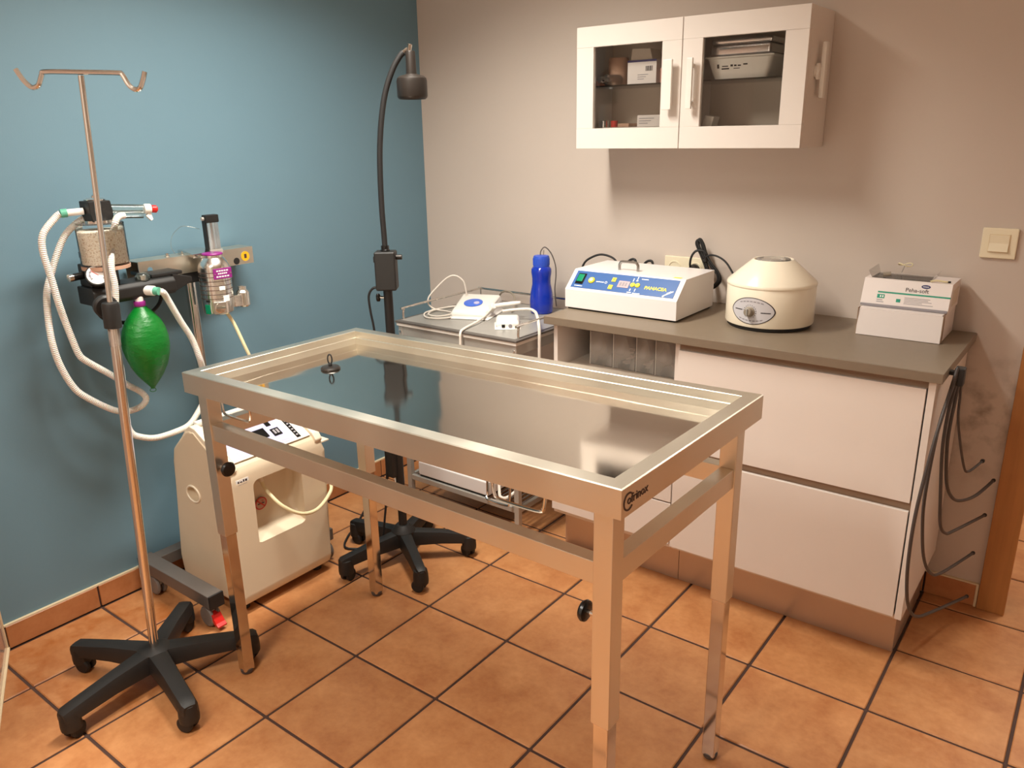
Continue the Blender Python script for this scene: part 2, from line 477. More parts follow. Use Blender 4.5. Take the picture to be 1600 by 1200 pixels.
def frame(o, ex, ey):
    """matrix with origin o, local x=ex, local y=ey, z=ex x ey"""
    ex = Vector(ex).normalized(); ey = Vector(ey); ey = (ey - ex * ey.dot(ex)).normalized(); ez = ex.cross(ey)
    return Matrix(((ex.x, ey.x, ez.x, o[0]), (ex.y, ey.y, ez.y, o[1]), (ex.z, ey.z, ez.z, o[2]), (0, 0, 0, 1)))

# ------------------------------------------------------------------ the room
XR, YN = 3.7, -3.9           # right wall, wall behind the camera
T = 0.33116                  # tile pitch
def plain(name, x0, x1, y0, y1, z0, z1, m): return struct(MB().box(x0, x1, y0, y1, z0, z1).build(name, m))
floor = plain('floor', -0.15, XR + 0.15, YN - 0.15, 1.75, -0.08, -0.004, 'grout')
floor['label'] = 'floor of square terracotta tiles with dark joints'
gx = [0.014] + [(i + 0.7933) * T for i in range(0, 11)]
gx = [g for g in gx if g < XR] + [XR]
gy = []
j = -8
while True:
    y = (-j - 3.2169) * T
    if y < YN: break
    if y < 1.6: gy.append(y)
    j += 1
gy = gy + [YN]
tile_cache = {}
G = 0.0042
for a, b in zip(gx, gx[1:]):
    for c, d in zip(gy, gy[1:]):          # c > d
        if c > 0.02 and d < 0 and b < 2.3: c = -0.014
        if c > 0.02 and (b < 2.3 or a > 3.6): continue
        w, h = round(b - a, 3), round(c - d, 3)
        if w < 0.03 or h < 0.03: continue
        key = (w, h)
        if key not in tile_cache:
            o = MB().box(-w / 2 + G, w / 2 - G, -h / 2 + G, h / 2 - G, -0.006, 0.0, 0.0025, 1).build('floor_tile', 'terracotta')
            tile_cache[key] = o.data
        else:
            o = bpy.data.objects.new('floor_tile', tile_cache[key]); COL.objects.link(o)
        o.parent = floor
        o.location = ((a + b) / 2, (c + d) / 2, random.uniform(-0.0004, 0.0004))

wl = plain('wall_left', -0.15, 0.0, YN - 0.15, 0.15, -0.08, CEIL, 'blue_paint'); wl['label'] = 'blue painted wall'
bk = MB()
DX0, DX1, DTOP = 2.48, 3.32, 2.06
bk.box(-0.15, DX0, 0.0, 0.13, -0.08, CEIL).box(DX1, XR + 0.15, 0.0, 0.13, -0.08, CEIL).box(DX0, DX1, 0.0, 0.13, DTOP, CEIL)
struct(bk.build('wall_back', 'beige_paint'), 'beige painted wall with a doorway at its right end')
plain('wall_right', XR, XR + 0.15, YN - 0.15, 1.75, -0.08, CEIL, 'white_paint')
plain('wall_front', -0.15, XR + 0.15, YN - 0.15, YN, -0.08, CEIL, 'white_paint')
plain('wall_hall_end', 2.0, XR, 1.6, 1.75, -0.08, CEIL, 'beige_paint')
plain('wall_hall_side', 2.0, 2.1, 0.13, 1.6, -0.08, CEIL, 'beige_paint')
plain('ceiling', -0.15, XR + 0.15, YN - 0.15, 1.75, CEIL, CEIL + 0.1, 'ceiling_paint')

# glossy panel that closes the blue wall at the left edge of the view
pa = Vector((0.0, -2.021)); pd = Vector((0.906, -0.4235)); pn = Vector((-0.4235, -0.906))
q = [(pa + pd * s + pn * t) for s, t in ((0, 0), (0.85, 0), (0.85, 0.035), (0.0, 0.035))]
mat('glossy_panel', rgb(205, 180, 165), 0.12, 0.35, var=0.02)
dl = struct(MB().prism([(v.x, v.y) for v in q], 'z', 0.0, 2.05).build('door_2', 'glossy_panel'), 'glossy pale door leaf standing against the blue wall')
q = [(pa + pd * s + pn * t) for s, t in ((0.004, -0.007), (0.85, -0.007), (0.85, 0.0), (0.004, 0.0))]
MB().prism([(v.x, v.y) for v in q], 'z', 0.0, 0.006).build('seal_strip', 'cream_sealant', dl)
q = [(pa + pd * s + pn * t) for s, t in ((0.002, -0.004), (0.008, -0.004), (0.008, 0.0), (0.002, 0.0))]
MB().prism([(v.x, v.y) for v in q], 'z', 0.0, 2.0).build('seal_strip', 'cream_sealant', dl)

# skirting of cut tiles, one by one
def skirting(name, mk, spans, cap):
    base = struct(cap[0].build(name, 'grout'), 'terracotta tile skirting with a pale top joint')
    cap[1].build('top_joint', 'cream_sealant', base)
    for s in spans:
        mk(s).build('skirting_tile', 'terracotta_skirting', base)
ys = [-2.02] + [y for y in sorted(gy) if -2.0 < y < -0.05] + [0.0]
skirting('baseboard_left', lambda s: MB().box(0.001, 0.011, s[0] + 0.003, s[1] - 0.003, 0.001, 0.079, 0.0015, 1),
         list(zip(ys, ys[1:])), (MB().box(0.0, 0.006, -2.02, 0.0, 0.0, 0.079), MB().box(0.0, 0.010, -2.02, 0.0, 0.079, 0.084)))
xs = [0.012] + [x for x in gx if 0.05 < x < 2.40] + [2.405]
skirting('baseboard_back', lambda s: MB().box(s[0] + 0.003, s[1] - 0.003, -0.011, -0.001, 0.001, 0.079, 0.0015, 1),
         list(zip(xs, xs[1:])), (MB().box(0.012, 2.405, -0.006, 0.0, 0.0, 0.079), MB().box(0.012, 2.405, -0.010, 0.0, 0.079, 0.084)))

# door lining and architrave in oak veneer
t1 = MB().box(2.412, 2.492, -0.018, 0.0, 0.0, 2.13, 0.003).box(2.46, 2.48, 0.0, 0.13, 0.0, 2.04)
struct(t1.build('trim_1', 'oak_veneer'), 'brown oak veneer door casing at the right')
t2 = MB().box(3.308, 3.388, -0.018, 0.0, 0.0, 2.13, 0.003).box(3.32, 3.34, 0.0, 0.13, 0.0, 2.04)
struct(t2.build('trim_2', 'oak_veneer'))
t3 = MB().box(2.492, 3.308, -0.018, 0.0, 2.05, 2.13, 0.003)
struct(t3.build('trim_3', 'oak_veneer'))
t4 = MB().box(2.402, 2.411, -0.012, 0.0, 0.0, 0.085, 0.002)
struct(t4.build('trim_4', 'cream_sealant'))

# ceiling fittings (above the frame); rear and hall ones are added fill
def fitting(x, y, l, label):
    t = thing('ceiling_light', label, 'light', (x, y, CEIL))
    MB().box(x - 0.14, x + 0.14, y - l / 2 - .03, y + l / 2 + .03, CEIL - 0.055, CEIL - 0.001, 0.004).build('housing', 'white_enamel', t)
    MB().box(x - 0.115, x + 0.115, y - l / 2, y + l / 2, CEIL - 0.068, CEIL - 0.055, 0.004).build('diffuser', 'diffuser', t)
fitting(FIX[0], FIX[1], 0.92, 'long white fluorescent ceiling light over the treatment table')
fitting(1.45, -3.05, 0.92, 'added white ceiling fill light behind the camera position')
fitting(2.95, 0.85, 0.95, 'added white ceiling fill light in the room behind the doorway')

# ------------------------------------------------------------------ treatment table
TX, TY, TTH, TL, TW, TZ, TS = 0.6708, -1.6815, -0.0196, 1.3393, 0.6022, 0.9416, 0.0236
ct, st = math.cos(TTH), math.sin(TTH)
def tp(a, b, z, slope=True):
    return Vector((TX + a * ct - b * st, TY + a * st + b * ct, z + (TS * a if slope else 0)))
def tw(v): return tp(v.x, v.y, v.z)
def tws(v): return tp(v.x, v.y, v.z, False)
tb = thing('treatment_table', 'stainless steel treatment table with a sunken top and four adjustable legs', 'table', tuple(tp(TL / 2, TW / 2, 0, False)))
AP = 0.056
# sunken top: nested rings of the sheet, falling to the drain
DRA, DRB = 0.20, 0.330
def ring(i, z):
    return [(i, i, z), (TL - i, i, z), (TL - i, TW - i, z), (i, TW - i, z)]
def rounded(i, z, r=0.004):
    return ring(i, z)
m = MB()
rings = [ring(0.0, TZ - AP), ring(0.0, TZ - 0.002), ring(0.0022, TZ), ring(0.034, TZ), ring(0.0355, TZ - 0.001), ring(0.0365, TZ - 0.020)]
m.loft(rings, cap=False)
m.warp(tw)
m.build('rim', 'steel', tb, angle=0.2)
m = MB()
m.loft([ring(0.0365, TZ - 0.020), ring(0.0395, TZ - 0.0203), ring(0.0405, TZ - 0.0213), ring(0.0415, TZ - 0.040)], cap=False)
m.warp(tw); m.build('tray_ledge', 'steel', tb, angle=0.2)
def basin(u, v):
    i = 0.0415
    a = i + (TL - 2 * i) * u; b = i + (TW - 2 * i) * v
    # four shallow facets folded towards the drain
    f = min((a - i) / (DRA - i) if a < DRA else (TL - i - a) / (TL - i - DRA), (b - i) / (DRB - i) if b < DRB else (TW - i - b) / (TW - i - DRB))
    return tp(a, b, TZ - 0.040 - 0.0035 * max(0.0, min(1.0, f)))
MB().grid(basin, 60, 36).build('basin', 'steel_top', tb)
m = MB().box(0.002, TL - 0.002, 0.002, TW - 0.002, TZ - AP - 0.001, TZ - AP + 0.001)
m.warp(tw); m.build('underside', 'steel', tb)
IA, IB, LS = 0.0268, 0.0206, 0.040
legs = [(IA, IB), (TL - IA - LS, IB), (TL - IA - LS, TW - IB - LS), (IA, TW - IB - LS)]
for k, (a, b) in enumerate(legs):
    m = MB().box(a, a + LS, b, b + LS, 0.465, TZ - AP + TS * a, 0.0025)
    m.warp(tws); lg = m.build('leg', 'steel', tb)
    e = 0.0035
    m = MB().box(a + e, a + LS - e, b + e, b + LS - e, 0.012, 0.52, 0.002)
    m.warp(tws); m.build('lower_tube', 'polished_steel', lg)
    c = tws(Vector((a + LS / 2, b + LS / 2, 0)))
    MB().lathe([(0.011, 0.0), (0.017, 0.003), (0.019, 0.010), (0.019, 0.016)], c, seg=20).build('foot_cap', 'grey_rubber', lg)
    # clamping knob on the inner face
    s = 1 if a < TL / 2 else -1
    zk = 0.672 if s > 0 else 0.688
    ax = a + LS if s > 0 else a
    if b > TW / 2: continue
    p = tws(Vector((ax, b + LS / 2, zk))); dx = Vector((ct, st, 0)) * s
    kn = MB().cyl(p - dx * 0.002, p + dx * 0.026, 0.005, seg=14).build('knob_shaft', 'chrome', lg)
    MB().lathe([(0.0, 0.0), (0.014, 0.0), (0.02, 0.003), (0.021, 0.008), (0.018, 0.013), (0.006, 0.0145), (0.0, 0.0145)], p + dx * 0.02, dx, 24).build('knob', 'black_gloss', lg)
RZ0, RZ1 = 0.757, 0.803
def rail(a0, a1, b0, b1):
    m = MB().box(a0, a1, b0, b1, RZ0, RZ1, 0.002); m.warp(lambda v: tp(v.x, v.y, v.z + TS * 0.25 * (v.x - 0.6), False)); m.build('cross_rail', 'steel', tb)
rail(IA + LS, TL - IA - LS, IB + 0.004, IB + LS - 0.004)
rail(IA + LS, TL - IA - LS, TW - IB - LS + .004, TW - IB - .004)
rail(TL - IA - LS + .004, TL - IA - .004, IB + LS, TW - IB - LS)
rail(IA + .004, IA + LS - .004, IB + LS, TW - IB - LS)
for a0 in (0.055, 1.005):
    p = [tp(a0, 0.07, TZ - AP), tp(a0, 0.07, TZ - AP - 0.03), tp(a0 + 0.004, 0.07, TZ - AP - 0.062), tp(a0 + 0.02, 0.07, TZ - AP - 0.072),
         tp(a0 + 0.11, 0.07, TZ - AP - 0.072), tp(a0 + 0.126, 0.07, TZ - AP - 0.062), tp(a0 + 0.13, 0.07, TZ - AP - 0.03), tp(a0 + 0.13, 0.07, TZ - AP)]
    lab(MB().tube(p, 0.0036, 8, smooth=4).build('wire_loop', 'chrome', tb), 'bent steel wire loop under the apron')
# engraved maker's name on the right end
o_ = tp(TL + 0.0004, 0.048, TZ - 0.029); ey = Vector((0, 0, 1)); ex = tp(TL, 0.2, TZ) - tp(TL, 0.1, TZ)
xf = frame(o_, ex, ey)
text('ofrinox', 0.0235, xf @ Matrix.Translation((0.006, 0.001, 0)), 'engraving', 'lettering', tb, 0.0004, 0.0002)
pts = []
for k in range(25):
    an = math.radians(38 + 284 * k / 24)
    pts.append(xf @ Vector((-0.042 + 0.023 * math.cos(an), -0.002 + 0.023 * math.sin(an), 0.0)))
mm_ = MB()
def arc_band(xf, cx, cy, r0, r1, a0, a1, n=28, d=0.0006):
    b = MB()
    for i in range(n):
        p0, p1 = math.radians(a0 + (a1 - a0) * i / n), math.radians(a0 + (a1 - a0) * (i + 1) / n)
        pts = [(cx + r * math.cos(t), cy + r * math.sin(t)) for r, t in ((r0, p0), (r1, p0), (r1, p1), (r0, p1))]
        b.loft([[xf @ Vector((x, y, z)) for x, y in pts] for z in (-d, d)])
    return b
arc_band(xf, -0.0245, -0.001, 0.0135, 0.0168, 40, 320, d=0.0004).build('lettering_ring', 'engraving', tb)

# plug standing in the drain
pz = basin((DRA - .0415) / (TL - .083), (DRB - .0415) / (TW - .083)).z
pc = tp(DRA, DRB, 0, False); pc.z = pz
dp = thing('drain_plug', 'small dark drain plug with a pull ring on the table top', 'plug', tuple(pc))
MB().lathe([(0.0, 0.0005), (0.027, 0.0005), (0.0275, 0.004), (0.024, 0.008), (0.008, 0.0095), (0.0, 0.0095)], pc, seg=28).build('disc', 'dark_bronze', dp)
MB().lathe([(0.0055, 0.009), (0.0055, 0.016), (0.0, 0.018)], pc, seg=14).build('stem', 'black_rubber', dp)
rc = pc + Vector((0, 0, 0.029))
rp = [rc + Vector((0.797 * 0.006 * math.cos(t), 0.604 * 0.006 * math.cos(t), 0.0135 * math.sin(t))) for t in [2 * PI * k / 16 for k in range(16)]]
MB().tube(rp, 0.0022, 8, closed=True, smooth=2).build('pull_ring', 'black_rubber', dp)

# ------------------------------------------------------------------ five-arm star bases
def arm_ring(c, d, s, zt, h, w):
    n = Vector((-d.y, d.x, 0))
    o = c + d * s
    prof = [(-w, -h), (-w * 1.0, -h * 0.35), (-w * 0.78, 0), (-w * 0.3, h * 0.05), (w * 0.3, h * 0.05), (w * 0.78, 0), (w, -h * 0.35), (w, -h)]
    return [Vector((o.x, o.y, zt)) + n * u + Vector((0, 0, v)) for u, v in prof]
def star_base(root, c, R, a0, zt, wscale=1.0, caster_turn=0.6):
    c = Vector((c[0], c[1], 0))
    for k in range(5):
        an = a0 + k * 2 * PI / 5
        d = Vector((math.cos(an), math.sin(an), 0))
        m = MB().loft([arm_ring(c, d, 0.0, zt, 0.052, 0.030 * wscale), arm_ring(c, d, 0.05, zt - 0.001, 0.052, 0.026 * wscale), arm_ring(c, d, 0.14, zt - 0.008, 0.044, 0.022 * wscale),
                       arm_ring(c, d, R - 0.02, zt - 0.020, 0.036, 0.021 * wscale), arm_ring(c, d, R + 0.012, zt - 0.024, 0.034, 0.020 * wscale), arm_ring(c, d, R + 0.022, zt - 0.030, 0.024, 0.015 * wscale)])
        ar = m.build('base_arm', 'black_plastic', root, angle=0.75)
        e = c + d * R
        zc = zt - 0.056
        MB().lathe([(0.014, zt - .030), (0.0235, zt - 0.034), (0.0265, zt - .05), (0.0275, zt - 0.075), (0.0265, zt - 0.086), (0.02, zt - 0.088)], e, seg=22).build('caster_hood', 'black_plastic', ar)
        t = an + PI / 2 + caster_turn * (k - 2) * 0.5
        ax = Vector((math.cos(t), math.sin(t), 0))
        off = Vector((-ax.y, ax.x, 0)) * 0.008
        for s in (-1, 1):
            w0 = e + off + ax * (0.004 * s) + Vector((0, 0, 0.0235))
            MB().lathe([(0.0, 0.0), (0.019, 0.0), (0.023, 0.003), (0.0232, 0.012), (0.019, 0.0155), (0.0, 0.0165)], w0, ax * s, 24).build('caster_wheel', 'black_rubber', ar)
    return c

# ------------------------------------------------------------------ drip stand
ivc = (0.547, -1.822)
iv = thing('drip_stand', 'chrome drip stand with two hooks on a black five-arm castor base', 'drip stand', (ivc[0], ivc[1], 0))
star_base(iv, ivc, 0.262, math.radians(59.5), 0.118, 1.18)
MB().lathe([(0.046, 0.07), (0.046, 0.118), (0.034, 0.1235), (0.019, 0.126), (0.0, 0.126)], (ivc[0], ivc[1], 0), seg=28).build('hub', 'black_plastic', iv)
bot = Vector((ivc[0], ivc[1], 0.10)); top = Vector((0.606, -1.782, 1.672)); axd = (top - bot).normalized()
def along(z): return bot + (top - bot) * ((z - bot.z) / (top.z - bot.z))
MB().cyl(bot, along(1.075), 0.0128, seg=24).build('lower_pole', 'chrome', iv)
MB().lathe([(0.0132, 0), (0.0138, 0.002), (0.0138, 0.046), (0.0132, 0.048)], along(1.026), axd, 24).build('tape_wrap', 'milky_plastic', iv)
MB().lathe([(0.013, 0), (0.021, 0.002), (0.0215, 0.06), (0.0195, 0.066), (0.008, 0.068)], along(1.072), axd, 24).build('clamp_collar', 'black_plastic', iv)
kp = along(1.118); kd = Vector((-0.75, 0.1, 0.12)).normalized()
MB().lathe([(0.008, 0.008), (0.008, 0.024), (0.026, 0.026), (0.030, 0.032), (0.029, 0.044), (0.022, 0.048), (0.0, 0.046)], kp, kd, 24).build('clamp_knob', 'black_plastic', iv)
MB().cyl(along(1.10), top, 0.0068, seg=18).build('upper_rod', 'chrome', iv)
hk = rt.copy(); hk.z = 0; hk.normalize()
H = lambda s, z: top + hk * s + Vector((0, 0, z))
hook = [H(-.148, .016), H(-.135, -.008), H(-.122, -.022), H(-.112, -.024), H(-.101, -.018), H(-.09, .003), H(-.08, .009), H(0, .007), H(.085, .004), H(.096, 0), H(.107, -.022), H(.119, -.032), H(.132, -.030), H(.142, -.012), H(.149, .006)]
MB().tube(hook, 0.0058, 10, smooth=5).build('hook_bar', 'chrome', iv)

# ------------------------------------------------------------------ anaesthesia machine
an_ = thing('anaesthesia_machine', 'anaesthesia machine on a steel column with hoses, vaporiser and green bag', 'medical device', (0.06, -1.262, 0))
MB().cyl((0.06, -1.262, 0.08), (0.06, -1.262, 1.105), 0.0175, seg=28).build('column', 'chrome', an_)
m = MB().box(0.022, 0.455, -1.588, -1.535, 0.082, 0.128, 0.003)
m.build('base_bar', 'grey_base_metal', an_)
MB().box(0.022, 0.42, -1.088, -1.040, 0.082, 0.128, 0.003).build('base_bar', 'grey_base_metal', an_)
MB().box(0.035, 0.085, -1.535, -1.088, 0.084, 0.126, 0.003).build('base_crossbar', 'grey_base_metal', an_)
MB().box(0.455, 0.463, -1.588, -1.535, 0.080, 0.130, 0.003).build('end_cap', 'black_plastic', an_)
for x, y, red in ((0.410, -1.562, True), (0.085, -1.562, False), (0.385, -1.064, False), (0.085, -1.064, False)):
    cs = MB().cyl((x, y, 0.074), (x, y, 0.084), 0.016, seg=16).build('castor', 'chrome', an_)
    MB().cyl((x + .004, y - 0.018, 0.036), (x + .004, y - 0.006, 0.036), 0.036, seg=28, bev=0.004).build('wheel', 'wheel_rubber', cs)
    MB().cyl((x + .004, y + 0.006, 0.036), (x + .004, y + 0.018, 0.036), 0.036, seg=28, bev=0.004).build('wheel', 'wheel_rubber', cs)
    MB().prism([(x - .014, .066), (x + .02, .066), (x + .026, .04), (x + .008, .03), (x - .008, .034)], 'y', y - .006, y + .006).build('fork', 'grey_metal', cs)
    if red:
        MB().prism([(x + .010, .062), (x + .038, .052), (x + .055, .026), (x + .068, .020), (x + .066, .013), (x + .045, .018), (x + .028, .045)], 'y', y - .016, y + .016, 0.002).build('brake_pedal', 'red_plastic', cs)
ar_ = MB().prism([(0.03, 1.098), (0.03, 1.156), (0.112, 1.156), (0.112, 1.098), (0.110, 1.098), (0.110, 1.154), (0.032, 1.154), (0.032, 1.098)], 'y', -1.462, -1.035).build('arm_channel', 'steel', an_)
MB().cyl((0.1115, -1.425, 1.127), (0.1128, -1.425, 1.127), 0.0085, seg=20).build('hole', 'blue_paint', ar_)
MB().cyl((0.1115, -1.105, 1.112), (0.1128, -1.105, 1.112), 0.012, seg=20).build('hole', 'black_plastic', ar_)
MB().cyl((0.1122, -1.068, 1.125), (0.1132, -1.068, 1.125), 0.017, seg=24).build('sticker', 'yellow_sticker', ar_)
MB().box(0.1132, 0.1136, -1.073, -1.063, 1.118, 1.133).build('sticker_mark', 'engraving', ar_)
MB().prism([(-1.32, 1.098), (-1.19, 1.098), (-1.175, 1.075), (-1.205, 1.062), (-1.30, 1.062), (-1.335, 1.085)], 'x', 0.04, 0.108, 0.003).build('clamp_plate', 'black_plastic', ar_)
for y, z in ((-1.345, 1.158), (-1.29, 1.158), (-1.255, 1.158)):
    MB().lathe([(0.008, 0), (0.008, .004), (0.005, .005), (0.005, .012), (0.0, .013)], (0.085, y, z - .002), seg=12).build('bolt', 'chrome', ar_)
MB().prism([(0.06, 1.156), (0.13, 1.156), (0.15, 1.148), (0.15, 1.162), (0.10, 1.172), (0.06, 1.172)], 'y', -1.292, -1.215, 0.002).build('vaporiser_mount', 'chrome', ar_)
# vaporiser
vc = Vector((0.185, -1.243, 0))
va = MB().lathe([(0.0, .962), (.044, .962), (.050, .968), (.0515, .985), (.0515, 1.118), (.049, 1.128), (.040, 1.142), (.033, 1.150), (.032, 1.163), (.0, 1.165)], vc, seg=40).build('vaporiser', 'satin_chrome', an_)
for k in range(7):
    z = 1.015 + k * 0.0145
    MB().lathe([(.0508, 0), (.0522, .0008), (.0522, .0022), (.0508, .003)], vc + Vector((0, 0, z)), seg=36).build('dial_groove', 'engraving', va)
MB().lathe([(.0325, 0), (.0335, .001), (.0335, .004), (.032, .006), (.02, .0065)], vc + Vector((0, 0, 1.158)), seg=32).build('purple_ring', 'purple_label', va)
def tangent_box(c, r, an, w, z0, z1, d, name, material, parent, bev=0.001):
    dv = Vector((math.cos(an), math.sin(an), 0)); n = Vector((-dv.y, dv.x, 0))
    xf = Matrix(((dv.x, n.x, 0, c.x + dv.x * r), (dv.y, n.y, 0, c.y + dv.y * r), (0, 0, 1, 0), (0, 0, 0, 1)))
    return MB().box(0, d, -w / 2, w / 2, z0, z1, bev, 1, xf).build(name, material, parent), xf
o, xf = tangent_box(vc, .0505, math.radians(-4), .066, 1.083, 1.118, .003, 'name_tag', 'purple_label', va)
for k, (w, z) in enumerate(((.044, 1.110), (.034, 1.101), (.048, 1.091))):
    for s in range(5):
        MB().box(.0031, .0034, -w / 2 + s * w / 5, -w / 2 + (s + .75) * w / 5, z - .0022, z + .0022, 0, 1, xf).build('print', 'print_white', o)
MB().cyl(xf @ Vector((.003, -.028, 1.1)), xf @ Vector((.0045, -.028, 1.1)), .002, seg=10).build('rivet', 'chrome', o)
MB().cyl(xf @ Vector((.003, .028, 1.1)), xf @ Vector((.0045, .028, 1.1)), .002, seg=10).build('rivet', 'chrome', o)
for an, z0, z1, w, mname in ((-12, 1.045, 1.058, .02, 'print_white'), (0, 1.006, 1.026, .022, 'print_white'), (-75, .966, .998, .02, 'switch_green'), (-70, 1.006, 1.014, .016, 'black_plastic')):
    tangent_box(vc, .0508, math.radians(an), w, z0, z1, .002, 'label_plate', mname, va)
o, xf = tangent_box(vc, .048, math.radians(-28), .04, .968, 1.008, .012, 'sight_glass', 'satin_chrome', va)
MB().lathe([(.015, 0), (.016, .004), (.012, .005), (.0, .004)], xf @ Vector((.011, 0, .988)), xf.to_3x3() @ Vector((1, 0, 0)), 20).build('sight_ring', 'chrome', o)
MB().lathe([(.0, .97), (.018, .97), (.022, .975), (.022, 1.02), (.017, 1.027), (.014, 1.028), (.014, 1.04), (.0, 1.042)], Vector((.20, -1.155, 0)), seg=24).build('filler_block', 'satin_chrome', va)
MB().box(.165, .215, -1.20, -1.16, .975, 1.015, .004).build('filler_bridge', 'satin_chrome', va)
MB().tube([(.185, -1.225, .97), (.20, -1.205, .92), (.225, -1.19, .84), (.235, -1.175, .78), (.24, -1.17, .72)], 0.006, 8, smooth=5).build('gas_tube', 'cream_hose', va)
# flow meter
fc = (0.125, -1.195)
fm = MB().box(fc[0] - .012, fc[0] + .012, fc[1] - .020, fc[1] + .020, 1.165, 1.262, .002).build('flow_meter', 'milky_plastic', an_)
MB().box(fc[0] - .014, fc[0] + .014, fc[1] - .024, fc[1] + .024, 1.256, 1.282, .003).build('cap', 'black_plastic', fm)
MB().box(fc[0] - .014, fc[0] + .006, fc[1] - .025, fc[1] - .019, 1.165, 1.262, .001).build('side_rail', 'black_plastic', fm)
MB().cyl((fc[0], fc[1], 1.166), (fc[0], fc[1], 1.257), .004, seg=12).build('float_tube', 'print_grey', fm)
MB().box(fc[0] - .016, fc[0] + .016, fc[1] - .024, fc[1] + .024, 1.150, 1.166, .002).build('foot_block', 'grey_metal', fm)
MB().cyl((fc[0], fc[1] - .026, 1.27), (fc[0], fc[1] - .034, 1.27), .006, seg=12).build('nipple', 'grey_metal', fm)
MB().tube([(.10, -1.225, 1.235), (.10, -1.255, 1.245), (.10, -1.29, 1.25), (.10, -1.325, 1.225), (.10, -1.335, 1.19), (.10, -1.325, 1.165)], .0012, 6, smooth=5).build('thin_line', 'clear_tube', fm)
# manifold, gauge, valves on the left end of the arm
mf = MB().prism([(.115, 1.058), (.205, 1.058), (.215, 1.07), (.215, 1.098), (.205, 1.112), (.115, 1.112)], 'y', -1.662, -1.40, .004).build('manifold_block', 'black_plastic', an_)
MB().box(.06, .19, -1.465, -1.36, 1.112, 1.124, .003).build('mount_plate', 'black_plastic', mf)
MB().prism([(-1.40, 1.06), (-1.335, 1.085), (-1.335, 1.10), (-1.40, 1.118)], 'x', .10, .20, .003).build('bracket', 'black_plastic', mf)
MB().box(.12, .19, -1.652, -1.60, 1.112, 1.178, .004).build('valve_body', 'black_plastic', mf)
MB().lathe([(.016, 0), (.018, .006), (.02, .008), (.02, .016), (.017, .018), (.017, .026), (.021, .028), (.021, .044), (.018, .048), (0, .048)], (.15, -1.632, 1.17), seg=20).build('valve_stack', 'black_plastic', mf)
MB().cyl((.16, -1.655, 1.148), (.165, -1.70, 1.146), .011, seg=18, bev=.002).build('relief_valve', 'black_gloss', mf)
MB().cyl((.165, -1.69, 1.1462), (.1653, -1.702, 1.1459), .0112, seg=18).build('valve_tip', 'chrome', mf)
gd = Vector((.80, -.38, .48)).normalized(); gc = Vector((.212, -1.640, 1.150))
gg = MB().lathe([(.018, -.05), (.027, -.03), (.031, -.022), (.031, .0), (.0325, .001), (.0325, .005), (.029, .006)], gc, gd, 32).build('pressure_gauge', 'black_plastic', mf)
MB().lathe([(0, 0), (.0288, 0), (.0288, .0012), (0, .0012)], gc + gd * .0052, gd, 32).build('dial_face', 'print_white', gg)
gy_ = Vector((0, 0, 1)) - gd * gd.z; gy_.normalize(); gx_ = gy_.cross(gd)
gf = frame(gc + gd * .0066, gx_, gy_)
arc_band(gf, 0, 0, .018, .0225, -40, 220, d=.0002, n=20).build('dial_scale', 'print_grey', gg)
for k in range(9):
    an = math.radians(-40 + 260 * k / 8)
    MB().box(-.0006, .0006, .016, .0245, -.0002, .0004, 0, 1, gf @ Matrix.Rotation(an - PI / 2, 4, 'Z')).build('dial_tick', 'print_dark', gg)
MB().box(-.0008, .0008, -.004, .019, .0002, .001, 0, 1, gf @ Matrix.Rotation(.9, 4, 'Z')).build('needle', 'print_red', gg)
MB().lathe([(.02, 0), (.022, .003), (.022, .012), (.016, .018), (.014, .022), (0, .023)], (.19, -1.495, 1.112), seg=24).build('clear_dome', 'clear_tube', mf)
MB().lathe([(.012, 0), (.012, .012), (0, .013)], (.19, -1.495, 1.113), seg=16).build('dome_seat', 'chrome', mf)
MB().cyl((.205, -1.50, 1.082), (.235, -1.487, 1.081), .0155, seg=20, bev=.002).build('hose_port', 'white_plastic', mf)
MB().cyl((.235, -1.487, 1.081), (.25, -1.48, 1.080), .0125, seg=20).build('port_seal', 'teal_plastic', mf)
# absorber canister
cc = Vector((.175, -1.592, 0))
ca = MB().tube([(cc.x, cc.y, 1.174), (cc.x, cc.y, 1.285), (cc.x, cc.y, 1.294)], .0665, 48, smooth=0, cap=False).build('absorber_canister', 'canister_glass', an_)
gr = MB().lathe([(0, 1.178), (.0625, 1.178), (.0632, 1.272), (.058, 1.276), (0, 1.277)], cc, seg=48).build('lime_filling', 'lime_granules', ca); gr['kind'] = 'stuff'
MB().lathe([(.05, 1.16), (.067, 1.162), (.0675, 1.172), (.06, 1.173)], cc, seg=40).build('base_ring', 'tan_roll', ca)
MB().lathe([(.03, 1.112), (.03, 1.16), (0, 1.16)], cc, seg=24).build('stem', 'black_plastic', ca)
MB().lathe([(0, 1.294), (.064, 1.294), (.064, 1.2975), (0, 1.2985)], cc, seg=40).build('lid', 'clear_plastic', ca)
MB().lathe([(.04, 1.296), (.04, 1.304), (.03, 1.306)], cc, seg=32).build('lid_ring', 'chrome', ca)
vb = MB().prism([(-1.622, 1.30), (-1.562, 1.30), (-1.558, 1.326), (-1.563, 1.360), (-1.628, 1.360), (-1.626, 1.325)], 'x', .148, .206, .003).build('valve_head', 'black_plastic', ca)
MB().lathe([(.028, 0), (.029, .004), (.022, .008), (.008, .009), (.008, .014), (.005, .017), (0, .017)], (.177, -1.594, 1.360), seg=28).build('valve_cap', 'chrome', vb)
MB().cyl((.17, -1.628, 1.332), (.155, -1.672, 1.330), .010, seg=16).build('port_left', 'white_plastic', vb)
MB().cyl((.155, -1.668, 1.330), (.150, -1.684, 1.329), .0125, seg=16).build('port_seal', 'teal_plastic', vb)
